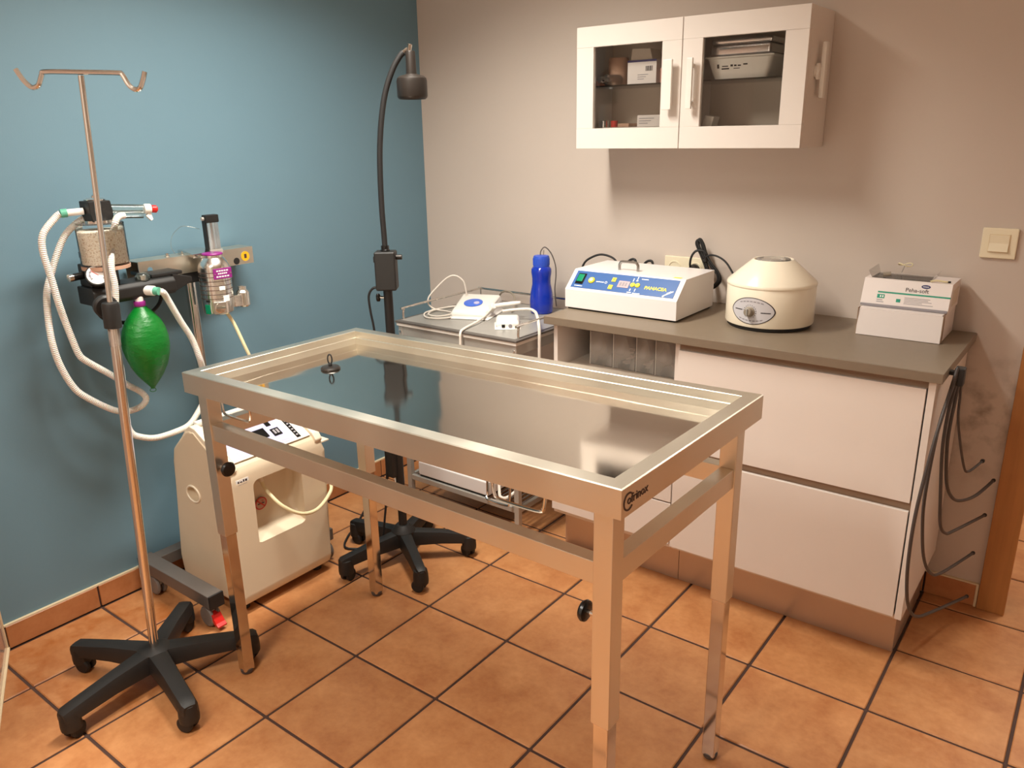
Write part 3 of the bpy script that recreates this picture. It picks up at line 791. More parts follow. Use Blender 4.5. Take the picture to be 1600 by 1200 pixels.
MB().cyl((.18, -1.56, 1.334), (.20, -1.452, 1.325), .0135, seg=20).build('port_right', 'clear_tube', vb)
MB().cyl((.198, -1.56, 1.318), (.213, -1.475, 1.312), .012, seg=20).build('port_right', 'clear_tube', vb)
MB().cyl((.20, -1.462, 1.326), (.205, -1.442, 1.3245), .015, seg=20, bev=.002).build('sample_port', 'white_plastic', vb)
MB().cyl((.205, -1.444, 1.3248), (.209, -1.424, 1.323), .0115, seg=18, bev=.004).build('red_cap', 'red_plastic', vb)
MB().prism([(-1.462, 1.305), (-1.448, 1.290), (-1.442, 1.294), (-1.448, 1.318)], 'x', .20, .21).build('tap_lever', 'white_plastic', vb)
# hoses
hoseA = [(0.15, -1.684, 1.329), (0.145, -1.699, 1.318), (0.15, -1.741, 1.278), (0.15, -1.751, 1.234), (0.15, -1.746, 1.178), (0.15, -1.741, 1.136), (0.15, -1.736, 1.079), (0.14, -1.724, 1.023), (0.14, -1.714, 0.967), (0.14, -1.703, 0.915), (0.14, -1.686, 0.889), (0.14, -1.623, 0.831), (0.14, -1.573, 0.782), (0.14, -1.534, 0.747), (0.14, -1.521, 0.72), (0.14, -1.542, 0.7), (0.14, -1.587, 0.697), (0.14, -1.635, 0.717), (0.135, -1.706, 0.779), (0.13, -1.734, 0.821), (0.13, -1.757, 0.891), (0.13, -1.766, 0.96), (0.12, -1.76, 1.03), (0.115, -1.748, 1.105), (0.11, -1.724, 1.157), (0.11, -1.699, 1.209), (0.12, -1.668, 1.266), (0.14, -1.628, 1.304), (0.16, -1.60, 1.318)]
MB().tube(hoseA, 0.0098, 10, smooth=8, ripple=(0.0055, 0.0006)).build('breathing_hose', 'hose_plastic', an_)
hoseB = [(0.215, -1.535, 1.314), (0.228, -1.567, 1.303), (0.228, -1.592, 1.227), (0.245, -1.612, 1.171), (0.25, -1.613, 1.122), (0.245, -1.617, 1.07), (0.235, -1.627, 0.999), (0.22, -1.624, 0.915), (0.21, -1.619, 0.839), (0.2, -1.621, 0.763), (0.2, -1.626, 0.705), (0.2, -1.617, 0.648), (0.2, -1.588, 0.622), (0.2, -1.535, 0.603), (0.19, -1.45, 0.600), (0.17, -1.40, 0.602), (0.15, -1.355, 0.625), (0.14, -1.318, 0.662), (0.15, -1.308, 0.715), (0.17, -1.326, 0.78), (0.2, -1.349, 0.826), (0.2, -1.366, 0.896), (0.21, -1.403, 0.967), (0.23, -1.445, 1.045), (0.25, -1.468, 1.074), (0.25, -1.478, 1.080)]
MB().tube(hoseB, 0.0098, 10, smooth=8, ripple=(0.0055, 0.0006)).build('breathing_hose', 'hose_plastic', an_)
# breathing bag
bc = Vector((.20, -1.522, 0))
prof = [(.0, .768), (.006, .768), (.010, .776), (.022, .79), (.041, .815), (.057, .845), (.068, .88), (.0735, .91), (.073, .935), (.066, .965), (.054, .99), (.040, 1.01), (.026, 1.025), (.017, 1.034), (.0155, 1.046), (0, 1.046)]
bm_ = MB().lathe(prof, bc, seg=48)
def crease(v):
    d = v - bc; r = math.hypot(d.x, d.y)
    if r < 1e-5: return v
    a = math.atan2(d.y, d.x)
    k = 1 + 0.035 * math.cos(2 * a + .5) + 0.012 * math.sin(5 * a + v.z * 40) * min(1, r / .05)
    return Vector((bc.x + d.x * k * 0.9, bc.y + d.y * k, v.z))
bm_.warp(crease)
bag = lab(bm_.build('breathing_bag', 'green_rubber', an_), 'green rubber breathing bag')
MB().lathe([(.0165, 1.036), (.0175, 1.038), (.0175, 1.050), (.0165, 1.052), (.012, 1.052)], bc, seg=24).build('bag_collar', 'purple_label', bag)
MB().lathe([(.0125, 1.05), (.0125, 1.085), (.0, 1.085)], bc, seg=20).build('bag_neck', 'white_plastic', bag)
MB().tube([bc + Vector((.004 * math.cos(t) - .003, 0.008 * math.cos(t), .762 + .006 * math.sin(t))) for t in [2 * PI * k / 12 for k in range(12)]], .0012, 6, closed=True, smooth=2).build('bag_loop', 'green_rubber', bag)
MB().tube([(.12, -1.63, 1.06), (.12, -1.60, 1.0), (.12, -1.53, .975), (.125, -1.47, .985), (.13, -1.42, 1.02), (.13, -1.40, 1.08)], .006, 8, smooth=5).build('scavenger_tube', 'black_rubber', mf)

# ------------------------------------------------------------------ oxygen concentrator
oc = thing('oxygen_concentrator', 'beige oxygen concentrator standing on the floor behind the table leg', 'medical device', (.29, -1.28, 0))
Y0, Y1 = -1.475, -1.095
prof = [(.115, .03), (.118, .12), (.155, .49), (.170, .54), (.262, .622), (.288, .630), (.31, .622), (.462, .537), (.480, .515), (.484, .48), (.476, .06), (.462, .03)]
sh = MB().prism(prof, 'y', Y0, Y1, .014, 3).build('shell', 'beige_shell', oc, angle=0.9)
def shift(mb): 
    bmesh.ops.translate(mb.bm, vec=-Vector(oc['base']), verts=mb.bm.verts); return mb
cut1 = (MB().prism([(.56, .20), (.455, .255), (.42, .275), (.405, .33), (.42, .455), (.56, .485)], 'y', -1.392, -1.20, .02, 3))
# side grip
gpts = [(.262 + .036 * math.cos(t) * (1 if abs(math.cos(t)) < .7 else 1) , .395 + .026 * math.sin(t)) for t in [2 * PI * k / 20 for k in range(20)]]
cut2 = (MB().prism(gpts, 'y', Y0 - .05, Y0 + .022))
sh.location = (0, 0, 0)
boolean(sh, [cut1, cut2])
gp = [(.262 + .038 * math.cos(t), Y0 - .001, .395 + .028 * math.sin(t)) for t in [2 * PI * k / 24 for k in range(24)]]
MB().tube(gp, .0035, 8, closed=True, smooth=2).build('grip_rim', 'beige_shell_rim', oc)
# raised cheeks and rear handle round the top
for ya, yb in ((Y0 + .004, Y0 + .034), (Y1 - .034, Y1 - .004)):
    MB().prism([(.20, .56), (.262, .626), (.285, .640), (.315, .636), (.468, .549), (.486, .525), (.478, .51), (.30, .58)], 'y', ya, yb, .006).build('top_cheek', 'beige_shell_rim', oc)
MB().box(.268, .292, Y0 + .03, Y1 - .03, .628, .646, .006).build('rear_handle', 'white_plastic', oc)
pu = Vector((-.152, 0, .085)).normalized(); 
pf = frame((.466, -1.285, .5362), (0, 1, 0), pu)    # x = along y, y = up the slope, z outward
if (pf.to_3x3() @ Vector((0, 0, 1))).x < 0: pf = frame((.466, -1.285, .5362), (0, -1, 0), pu)
sgn = 1 if (pf.to_3x3() @ Vector((1, 0, 0))).y > 0 else -1
def pbox(a0, a1, b0, b1, d0, d1, bev, name, material, parent):
    a0, a1 = (a0, a1) if sgn > 0 else (-a1, -a0)
    return MB().box(a0, a1, b0, b1, d0, d1, bev, 2, pf).build(name, material, parent)
cp = pbox(-.152, .152, .004, .165, .0, .005, .002, 'control_panel', 'white_plastic', oc)
pbox(-.145, .085, .012, .152, .005, .006, 0, 'panel_label', 'lilac_label', cp)
pbox(-.12, .075, .022, .14, .006, .0064, 0, 'panel_field', 'lilac_label', cp)
pbox(-.035, .02, .055, .098, .006, .010, .002, 'power_switch', 'black_gloss', cp)
pbox(.036, .054, .098, .118, .006, .009, .001, 'display', 'black_gloss', cp)
pbox(.036, .068, .048, .082, .006, .009, .001, 'hour_meter', 'black_gloss', cp)
for k in range(2): pbox(.042 + k * .012, .050 + k * .012, .056, .076, .009, .0094, 0, 'digit', 'print_grey', cp)
pbox(.102, .118, .012, .152, .005, .0062, 0, 'indicator_strip', 'black_gloss', cp)
for k in range(7): pbox(.106, .114, .022 + k * .014, .028 + k * .014, .0062, .0068, 0, 'indicator', 'print_grey', cp)
pbox(.102, .118, .135, .152, .0062, .0068, 0, 'indicator', 'print_red', cp)
# name sticker, no smoking sign
st_ = MB().box(.4815, .4835, -1.452, -1.405, .468, .490).build('name_sticker', 'print_white', oc)
for k, (y_, w_, h_) in enumerate(((-1.446, .006, .006), (-1.437, .008, .004), (-1.426, .005, .008), (-1.418, .007, .007))):
    MB().box(.4835, .4838, y_, y_ + w_, .479, .479 + h_).build('print', 'print_dark', st_)
MB().box(.4835, .4838, -1.446, -1.412, .4715, .4728).build('underline', 'print_grey', st_)
nf = frame((.4125, -1.352, .345), (0.02, 1, 0), (-.02, 0, 1))
nsx = Vector((.408, -1.352, .348))
nf = frame((.4165, -1.328, .345), (0, 1, 0), (.12, 0, 1))
ns = MB().lathe([(0, 0), (.0235, 0), (.0235, .0008), (0, .0008)], nf.to_translation(), nf.to_3x3() @ Vector((0, 0, 1)), 28).build('no_smoking_sign', 'tan_roll', oc)
arc_band(nf, 0, 0, .019, .0235, 0, 360, d=.0013).build('sign_ring', 'print_red', ns)
MB().box(-.013, .013, -.0022, .0022, .0006, .0014, 0, 1, nf).build('cigarette', 'print_dark', ns)
MB().box(-.021, .021, -.0022, .0022, .001, .0018, 0, 1, nf @ Matrix.Rotation(-PI / 4, 4, 'Z')).build('sign_bar', 'print_red', ns)
for k, (u, v) in enumerate(((.006, .005), (.009, .009), (.004, .011))):
    MB().box(u - .002, u + .002, v - .0012, v + .0012, .0006, .0014, 0, 1, nf).build('smoke', 'print_red', ns)
MB().cyl((.425, -1.325, .452), (.432, -1.325, .428), .007, seg=14).build('outlet_nozzle', 'beige_shell_rim', oc)
lab(MB().tube([(.432, -1.325, .43), (.45, -1.322, .40), (.50, -1.305, .352), (.53, -1.255, .310), (.53, -1.19, .297), (.505, -1.115, .312), (.47, -1.070, .335), (.40, -1.062, .40), (.34, -1.066, .50), (.30, -1.072, .56), (.24, -1.10, .63)], .0062, 10, smooth=7).build('oxygen_tube', 'cream_hose', oc), 'cream oxygen tube')
MB().box(.16, .455, -1.09, -1.048, .492, .498, .001).build('side_tray', 'beige_shell_rim', oc)
for x, y in ((.42, -1.13), (.42, -1.44), (.17, -1.13), (.17, -1.44)):
    MB().lathe([(0, .0), (.012, .0), (.017, .004), (.017, .016), (.013, .032), (0, .032)], (x, y, 0), seg=16).build('castor', 'black_rubber', oc)

# ------------------------------------------------------------------ examination lamp
lc = (0.634, -0.884)
lp = thing('examination_lamp', 'black gooseneck examination lamp on a five-arm castor base', 'lamp', (lc[0], lc[1], 0))
star_base(lp, lc, 0.243, math.radians(40), 0.118, 0.95, 0.9)
MB().lathe([(.045, .07), (.045, .12), (.034, .135), (.024, .145), (0, .145)], (lc[0], lc[1], 0), seg=28).build('hub', 'black_plastic', lp)
MB().cyl((lc[0], lc[1], .14), (lc[0], lc[1], 1.04), .0155, seg=24).build('pole', 'black_plastic', lp)
MB().box(lc[0] - .030, lc[0] + .004, lc[1] - .036, lc[1] - .006, .34, .70, .006).build('transformer', 'black_plastic', lp)
xfb = frame((lc[0], lc[1], 0), (.797, .604, 0), (-.604, .797, 0))
bx_ = MB().box(-.035, .035, -.032, .032, 1.028, 1.158, .006, 3, xfb).build('switch_box', 'black_plastic', lp)
MB().cyl(xfb @ Vector((.034, 0, 1.137)), xfb @ Vector((.055, 0, 1.137)), .0085, seg=16, bev=.001).build('switch_knob', 'dark_bronze', bx_)
MB().box(-.041, -.034, -.01, .01, 1.12, 1.142, .003, 2, xfb).build('side_button', 'black_plastic', bx_)
MB().lathe([(.016, 0), (.016, .006), (.0135, .008), (.0135, .02), (0, .02)], (lc[0], lc[1], 1.156), seg=20).build('neck_socket', 'black_gloss', bx_)
MB().cyl(xfb @ Vector((-.012, 0, 1.0)), xfb @ Vector((-.028, 0, 1.002)), .0045, seg=10).build('clamp_screw', 'chrome', lp)
MB().lathe([(0, -.014), (.006, -.013), (.008, -.006), (.008, .006), (.005, .013), (0, .014)], xfb @ Vector((-.034, 0, 1.001)), (0, 0, 1), 14).build('clamp_wing', 'black_gloss', lp)
neck = [(0.634, -0.884, 1.165), (0.633, -0.884, 1.22), (0.632, -0.885, 1.298), (0.634, -0.884, 1.414), (0.638, -0.88, 1.503), (0.648, -0.873, 1.59), (0.661, -0.863, 1.66), (0.681, -0.848, 1.721), (0.700, -0.833, 1.759), (0.711, -.825, 1.772)]
MB().tube(neck, .0092, 12, smooth=8).build('gooseneck', 'black_rubber', lp)
MB().tube([(.709, -.827, 1.770), (.717, -.820, 1.779), (.725, -.814, 1.784)], .0062, 10, smooth=4).build('neck_end', 'chrome', lp)
hc = Vector((.7275, -.812, 0))
MB().cyl(hc + Vector((-.004, -.003, 1.774)), hc + Vector((.0, .0, 1.796)), .008, seg=16, bev=.002).build('knuckle', 'chrome', lp)
hd = MB().lathe([(0, 1.776), (.0135, 1.776), (.015, 1.772), (.0165, 1.712), (.017, 1.7085), (.038, 1.703), (.046, 1.696), (.048, 1.688), (.048, 1.644), (.046, 1.638), (.041, 1.634), (.038, 1.636), (.037, 1.644), (0, 1.646)], hc, seg=40).build('lamp_head', 'dark_bronze', lp)
MB().lathe([(0, 1.6425), (.0345, 1.6425), (.0365, 1.645)], hc, seg=32).build('lens_plate', 'lamp_lens', hd)
for k in range(3):
    t = 2 * PI * k / 3 + .4
    MB().lathe([(0, 1.638), (.008, 1.639), (.012, 1.643)], hc + Vector((.017 * math.cos(t), .017 * math.sin(t), 0)), seg=16).build('led_lens', 'silver_foil', hd)
MB().tube([xfb @ Vector((-.028, 0, 1.035)), (0.595, -0.914, 1.033), (0.582, -0.924, 1.008), (0.583, -0.923, 0.957), (0.589, -0.918, 0.896), (0.596, -0.914, 0.786), (0.602, -0.912, 0.62), (.60, -.915, .50), (.60, -.92, .3), (.585, -.96, .05), (.55, -.98, .006), (.48, -.93, .006), (.40, -.97, .006), (.34, -.91, .006), (.28, -.80, .006), (.15, -.60, .006), (.05, -.4, .006)], .0042, 8, smooth=6).build('power_cable', 'black_rubber', lp)

# ------------------------------------------------------------------ wheeled trolley by the corner
CX0, CX1, CY0, CY1, CZ = .36, .952, -.588, -.06, .83
tr = thing('instrument_trolley', 'grey metal trolley with a railed top between lamp and cabinet', 'trolley', ((CX0 + CX1) / 2, (CY0 + CY1) / 2, 0))
tt = MB().box(CX0, CX1, CY0, CY1, CZ - .022, CZ - .008, .002).build('top_shelf', 'white_plastic', tr)
MB().box(CX0 - .004, CX1 + .004, CY0 - .004, CY1 + .004, CZ - .010, CZ - .001, .003).build('shelf_edge', 'grey_base_metal', tt)
MB().box(CX0 + .014, CX1 - .014, CY0 + .014, CY1 - .014, CZ - .003, CZ, .001).build('shelf_mat', 'grey_mat', tt)
for x in (CX0 + .004, CX1 - .026):
    for y in (CY0 + .006, CY1 - .028):
        lg = MB().box(x, x + .022, y, y + .022, .055, CZ - .02, .002).build('leg', 'grey_metal', tr)
        MB().lathe([(0, 0), (.012, 0), (.022, .006), (.024, .022), (.02, .042), (.012, .05), (.008, .06)], (x + .011, y + .011, 0), seg=16).build('castor', 'black_rubber', lg)
        MB().lathe([(0, 0), (.006, 0), (.005, .003), (0, .004)], (x + .011, y, CZ - .045), (0, -1, 0), 10).build('bolt', 'chrome', lg)
MB().box(CX0 + .02, CX1 - .02, CY0 + .008, CY0 + .018, CZ - .06, CZ - .022, .001).build('front_apron', 'grey_metal', tr)
MB().box(CX0 + .006, CX0 + .016, CY0 + .02, CY1 - .02, CZ - .06, CZ - .022, .001).build('side_apron', 'grey_metal', tr)
MB().box(CX1 - .016, CX1 - .006, CY0 + .02, CY1 - .02, CZ - .06, CZ - .022, .001).build('side_apron', 'grey_metal', tr)
RH = CZ + .045
def rail_pts(pts): return pts
MB().tube([(CX0 + .012, CY0 + .03, CZ - .01), (CX0 + .012, CY0 + .03, RH - .02), (CX0 + .012, CY0 + .035, RH - .006), (CX0 + .012, CY0 + .05, RH), (CX0 + .012, CY1 - .05, RH), (CX0 + .016, CY1 - .018, RH), (CX0 + .05, CY1 - .012, RH),
           (CX1 - .05, CY1 - .012, RH), (CX1 - .016, CY1 - .018, RH), (CX1 - .012, CY1 - .05, RH), (CX1 - .012, CY0 + .05, RH), (CX1 - .012, CY0 + .035, RH - .006), (CX1 - .012, CY0 + .03, RH - .02), (CX1 - .012, CY0 + .03, CZ - .01)], .0045, 8, smooth=4).build('guard_rail', 'chrome', tr)
for x in (CX0 + .016, CX1 - .016):
    MB().cyl((x, CY1 - .018, CZ - .01), (x, CY1 - .018, RH), .003, seg=8).build('rail_post', 'chrome', tr)
LZ = .168
for p0, p1 in (((CX0 + .02, CY0 + .01), (CX1 - .02, CY0 + .01)), ((CX0 + .02, CY1 - .02), (CX1 - .02, CY1 - .02))):
    MB().box(p0[0], p1[0], p0[1], p0[1] + .016, LZ - .022, LZ, .002).build('shelf_rail', 'grey_metal', tr)
for x in (CX0 + .006, CX1 - .024):
    MB().box(x, x + .016, CY0 + .02, CY1 - .02, LZ - .022, LZ, .002).build('shelf_rail', 'grey_metal', tr)
for k in range(26):
    x = CX0 + .035 + k * (CX1 - CX0 - .07) / 25
    MB().cyl((x, CY0 + .02, LZ - .006), (x, CY1 - .02, LZ - .006), .0022, seg=6).build('shelf_wire', 'grey_base_metal', tr)
MB().tube([(.80, CY0 + .004, LZ + .10), (.80, CY0 + .004, LZ + .03), (.81, CY0 - .01, LZ + .012), (.90, CY0 - .01, LZ + .012), (.915, CY0 - .01, LZ + .03), (.915, CY0, LZ + .10)], .005, 8, smooth=5).build('wire_handle', 'chrome', tr)

# white appliance on the lower shelf
wb = thing('white_appliance', 'low white appliance on the lower shelf of the trolley', 'appliance', (.60, -.40, LZ))
MB().box(.42, .792, -.572, -.25, LZ + .008, LZ + .066, .006).build('housing', 'white_enamel', wb)
MB().box(.425, .787, -.568, -.255, LZ + .0005, LZ + .008, .001).build('base', 'black_rubber', wb)
tag(MB().tube([(.792, -.50, .215), (.815, -.53, .20), (.84, -.555, .182), (.87, -.55, .186), (.885, -.50, .21), (.885, -.44, .26)], .006, 8, smooth=6).build('white_cable', 'white_cord', None), 'thick white cable beside the appliance on the lower trolley shelf', 'cable')
def tangle(seed, label):
    random.seed(seed)
    pts = [(.35 + random.uniform(-.02, .02), -.62, .52)]
    for k in range(9):
        pts.append((.345 + random.uniform(-.035, .04), -.62 + random.uniform(-.02, .012), .46 - k * .04 + random.uniform(-.02, .02)))
    pts.append((.36, -.63, .02))
    return tag(MB().tube(pts, .0035, 7, smooth=6).build('white_cable', 'white_cord'), label, 'cable', 'white cables tangled beside the trolley leg')
for s in range(4): tangle(20 + s, 'thin white cable in the tangle beside the left front trolley leg')

# scaler unit on the trolley
sx, sy = .565, -.345
du = thing('dental_scaler', 'white dental scaler with a blue round dial on the trolley', 'medical device', (sx, sy, CZ))
xs_ = frame((sx, sy, CZ), (.93, .36, 0), (-.36, .93, 0))
bdy = MB().loft([[xs_ @ Vector(p) for p in ring_] for ring_ in (
    [(-.075, -.085, .002), (.075, -.085, .002), (.085, .10, .002), (-.085, .10, .002)],
    [(-.075, -.087, .022), (.075, -.087, .022), (.086, .102, .05), (-.086, .102, .05)],
    [(-.068, -.075, .034), (.068, -.075, .034), (.078, .09, .068), (-.078, .09, .068)])])
bmesh.ops.bevel(bdy.bm, geom=bdy.bm.edges[:], offset=.008, segments=3, profile=.5, affect='EDGES')
du_b = bdy.build('housing', 'white_plastic', du, angle=0.9)
MB().box(-.066, .066, -.078, .092, 0, .004, 0, 1, xs_).build('base', 'black_rubber', du)
nz = Vector((0, -.2, 1)).normalized()
nw = (xs_.to_3x3() @ nz)
MB().lathe([(0, 0), (.038, 0), (.0385, .002), (.033, .0035), (0, .003)], xs_ @ Vector((-.005, -.005, .0495)), nw, 32).build('blue_dial', 'blue_button', du)
MB().lathe([(0, 0), (.012, 0), (.011, .003), (0, .004)], xs_ @ Vector((.012, -.014, .0515)), nw, 20).build('dial_knob', 'lilac_label', du)
hp0 = xs_ @ Vector((.085, -.03, .045)); hp1 = hp0 + Vector((.115, .035, .022))
MB().cyl(xs_ @ Vector((.07, -.02, .03)), hp0 + Vector((.012, -.006, .004)), .016, .013, seg=16, bev=.003).build('handpiece_cradle', 'white_plastic', du)
MB().lathe([(.006, 0), (.0085, .006), (.0095, .03), (.0085, .09), (.0055, .118), (0, .12)], hp0, hp1 - hp0, 16).build('handpiece', 'white_plastic', du)
MB().cyl(hp0 + (hp1 - hp0) * .0, hp0 + (hp1 - hp0) * .05, .0098, seg=14).build('handpiece_collar', 'grey_base_metal', du)
MB().tube([hp0 + Vector((.002, 0, 0)), (.66, -.40, .848), (.68, -.47, .842), (.69, -.53, .838), (.70, -.575, .836), (.707, -.602, .828), (.709, -.607, .79), (.71, -.612, .70), (.72, -.62, .55)], .0048, 8, smooth=7).build('handpiece_cord', 'white_cord', du)
loop = [(0.50, -0.30, 0.855), (0.494, -0.306, 0.875), (0.488, -0.309, 0.919), (0.481, -0.315, 0.954), (0.458, -0.332, 0.976), (0.431, -0.353, 0.970), (0.392, -0.384, 0.926), (0.368, -0.403, 0.89), (0.366, -0.405, 0.862), (0.385, -0.388, 0.840), (0.439, -0.378, 0.836), (0.509, -0.399, 0.836), (0.53, -0.45, 0.836), (0.505, -0.50, 0.837), (0.443, -0.505, 0.836), (0.385, -0.444, 0.836), (0.389, -0.367, 0.838), (0.421, -0.305, 0.840), (0.484, -0.362, 0.842), (0.51, -0.437, 0.842), (0.486, -0.483, 0.840), (0.423, -0.468, 0.838), (0.391, -0.40, 0.838), (0.40, -0.285, 0.836), (0.46, -0.22, 0.836)]
MB().tube(loop, .0032, 8, smooth=8).build('power_cord', 'white_cord', du)
# power block
pb = thing('white_power_block', 'small white box with two sockets at the trolley edge', 'device', (.795, -.43, CZ))
xb = frame((.795, -.43, CZ), (.80, .60, 0), (-.60, .80, 0))
m = MB().loft([[xb @ Vector(p) for p in r_] for r_ in ([(-.042, -.05, .001), (.042, -.05, .001), (.046, .055, .001), (-.046, .055, .001)], [(-.044, -.052, .022), (.044, -.052, .022), (.046, .055, .022), (-.046, .055, .022)], [(-.034, -.04, .036), (.034, -.04, .036), (.038, .048, .034), (-.038, .048, .034)])])
bmesh.ops.bevel(m.bm, geom=m.bm.edges[:], offset=.006, segments=3, profile=.5, affect='EDGES')
m.build('housing', 'white_plastic', pb, angle=.9)
MB().box(-.022, -.010, -.0545, -.051, .008, .019, .0005, 1, xb).build('socket', 'black_gloss', pb)
MB().lathe([(.007, 0), (.007, .002), (.004, .0025), (0, .001)], xb @ Vector((.010, -.0515, .013)), xb.to_3x3() @ Vector((0, -1, 0)), 14).build('jack', 'print_grey', pb)
MB().tube([(.72, -.365, .866), (.76, -.335, .872), (.81, -.315, .876), (.86, -.345, .878), (.91, -.40, .878), (.948, -.445, .868), (.964, -.462, .84), (.968, -.468, .78), (.968, -.47, .60), (.96, -.46, .30)], .0058, 8, smooth=7).build('water_hose', 'white_cord', pb)
tag(MB().tube([(0.47, -0.075, 0.838), (0.50, -0.085, 0.872), (0.55, -0.10, 0.882), (0.60, -0.13, 0.872), (0.64, -0.18, 0.85), (0.67, -.24, .836)], .004, 8, smooth=6).build('grey_cable', 'grey_cord'), 'grey cable bowed over the rear rail of the trolley', 'cable')

# blue bottle
wbt = thing('water_bottle', 'blue plastic water bottle with a tube in its cap', 'bottle', (.765, -.165, CZ))
bcx = Vector((.765, -.165, 0))
MB().lathe([(0, CZ + .001), (.042, CZ + .001), (.0465, CZ + .008), (.0475, CZ + .05), (.044, CZ + .085), (.0375, CZ + .118), (.0375, CZ + .14), (.041, CZ + .165), (.040, CZ + .178), (.034, CZ + .186), (.030, CZ + .190), (0, CZ + .19)], bcx, seg=40).build('body', 'blue_bottle', wbt)
m = MB().lathe([(0, CZ + .188), (.032, CZ + .188), (.0325, CZ + .192), (.0325, CZ + .222), (.030, CZ + .230), (.012, CZ + .233), (0, CZ + .233)], bcx, seg=40)
cap_ = m.build('cap', 'blue_cap', wbt)
for k in range(28):
    t = 2 * PI * k / 28
    MB().cyl(bcx + Vector((.0325 * math.cos(t), .0325 * math.sin(t), CZ + .193)), bcx + Vector((.0325 * math.cos(t), .0325 * math.sin(t), CZ + .220)), .0012, seg=5).build('cap_rib', 'blue_cap', cap_)
MB().tube([(0.762, -0.167, 1.055), (0.764, -0.166, 1.078), (0.777, -0.156, 1.093), (0.796, -0.141, 1.068), (0.809, -0.131, 1.023), (0.811, -0.129, 0.98), (0.803, -0.125, 0.92), (.80, -.11, .85)], .0024, 8, smooth=7).build('tube', 'grey_base_metal', wbt)
MB().cyl((.772, -.160, 1.06), (.773, -.159, 1.082), .0022, seg=8).build('vent', 'grey_cord', wbt)

# ------------------------------------------------------------------ base units and worktop
WX0, WX1, WY, WZ = 1.03, 2.285, -.530, .918
wt = tag(MB().box(WX0, WX1, WY, -.001, WZ - .028, WZ, .0025).build('worktop', 'worktop_laminate'), 'grey-brown laminate worktop on the two white base units', 'worktop')
YF = -.512
# open-niche unit
ul = thing('niche_cabinet', 'white base unit with an open niche holding clear bins', 'cabinet', (1.30, -.26, 0))
for x in (1.052, 1.519):
    MB().box(x, x + .016, -.498, -.013, .16, WZ - .029, .001).build('side_panel', 'white_lacquer', ul)
MB().box(1.068, 1.519, -.03, -.013, .16, WZ - .029).build('back_panel', 'inner_board', ul)
MB().box(1.068, 1.519, -.498, -.03, .716, .732).build('niche_floor', 'inner_board', ul)
MB().box(1.068, 1.519, -.498, -.03, .16, .176).build('bottom_panel', 'inner_board', ul)
d_ = MB().box(1.052, 1.533, YF, -.4985, .335, .714, .0015).build('door', 'white_lacquer', ul)
d_ = MB().box(1.052, 1.533, YF, -.4985, .178, .330, .0015).build('drawer_front', 'white_lacquer', ul)
MB().box(1.056, 1.534, -.424, -.408, 0.0, .166).build('plinth', 'plinth_metal', ul)
# drawer unit
ur = thing('drawer_cabinet', 'white base unit with two deep handleless drawers', 'cabinet', (1.9, -.26, 0))
MB().box(1.537, 1.553, -.498, -.013, .16, WZ - .029, .001).build('side_panel', 'white_lacquer', ur)
MB().box(2.251, 2.269, YF, -.013, .168, WZ - .029, .001).build('side_panel', 'white_lacquer', ur)
MB().box(1.553, 2.251, -.03, -.013, .16, WZ - .029).build('back_panel', 'inner_board', ur)
MB().box(1.553, 2.251, -.498, -.03, .16, .176).build('bottom_panel', 'inner_board', ur)
MB().box(1.537, 2.251, -.499, -.47, .864, WZ - .029).build('grip_rail', 'brown_strip', ur)
MB().box(1.537, 2.251, -.497, -.47, .500, .536).build('grip_rail', 'brown_strip', ur)
MB().box(1.537, 2.247, YF, -.4985, .534, .866, .0015).build('drawer_front', 'white_lacquer', ur)
MB().box(1.537, 2.247, YF, -.4985, .172, .508, .0015).build('drawer_front', 'white_lacquer', ur)
MB().box(2.231, 2.245, -.408, -.03, .001, .166).build('plinth_return', 'plinth_metal', ur)
MB().box(1.536, 2.245, -.424, -.408, 0.0, .166).build('plinth', 'plinth_metal', ur)

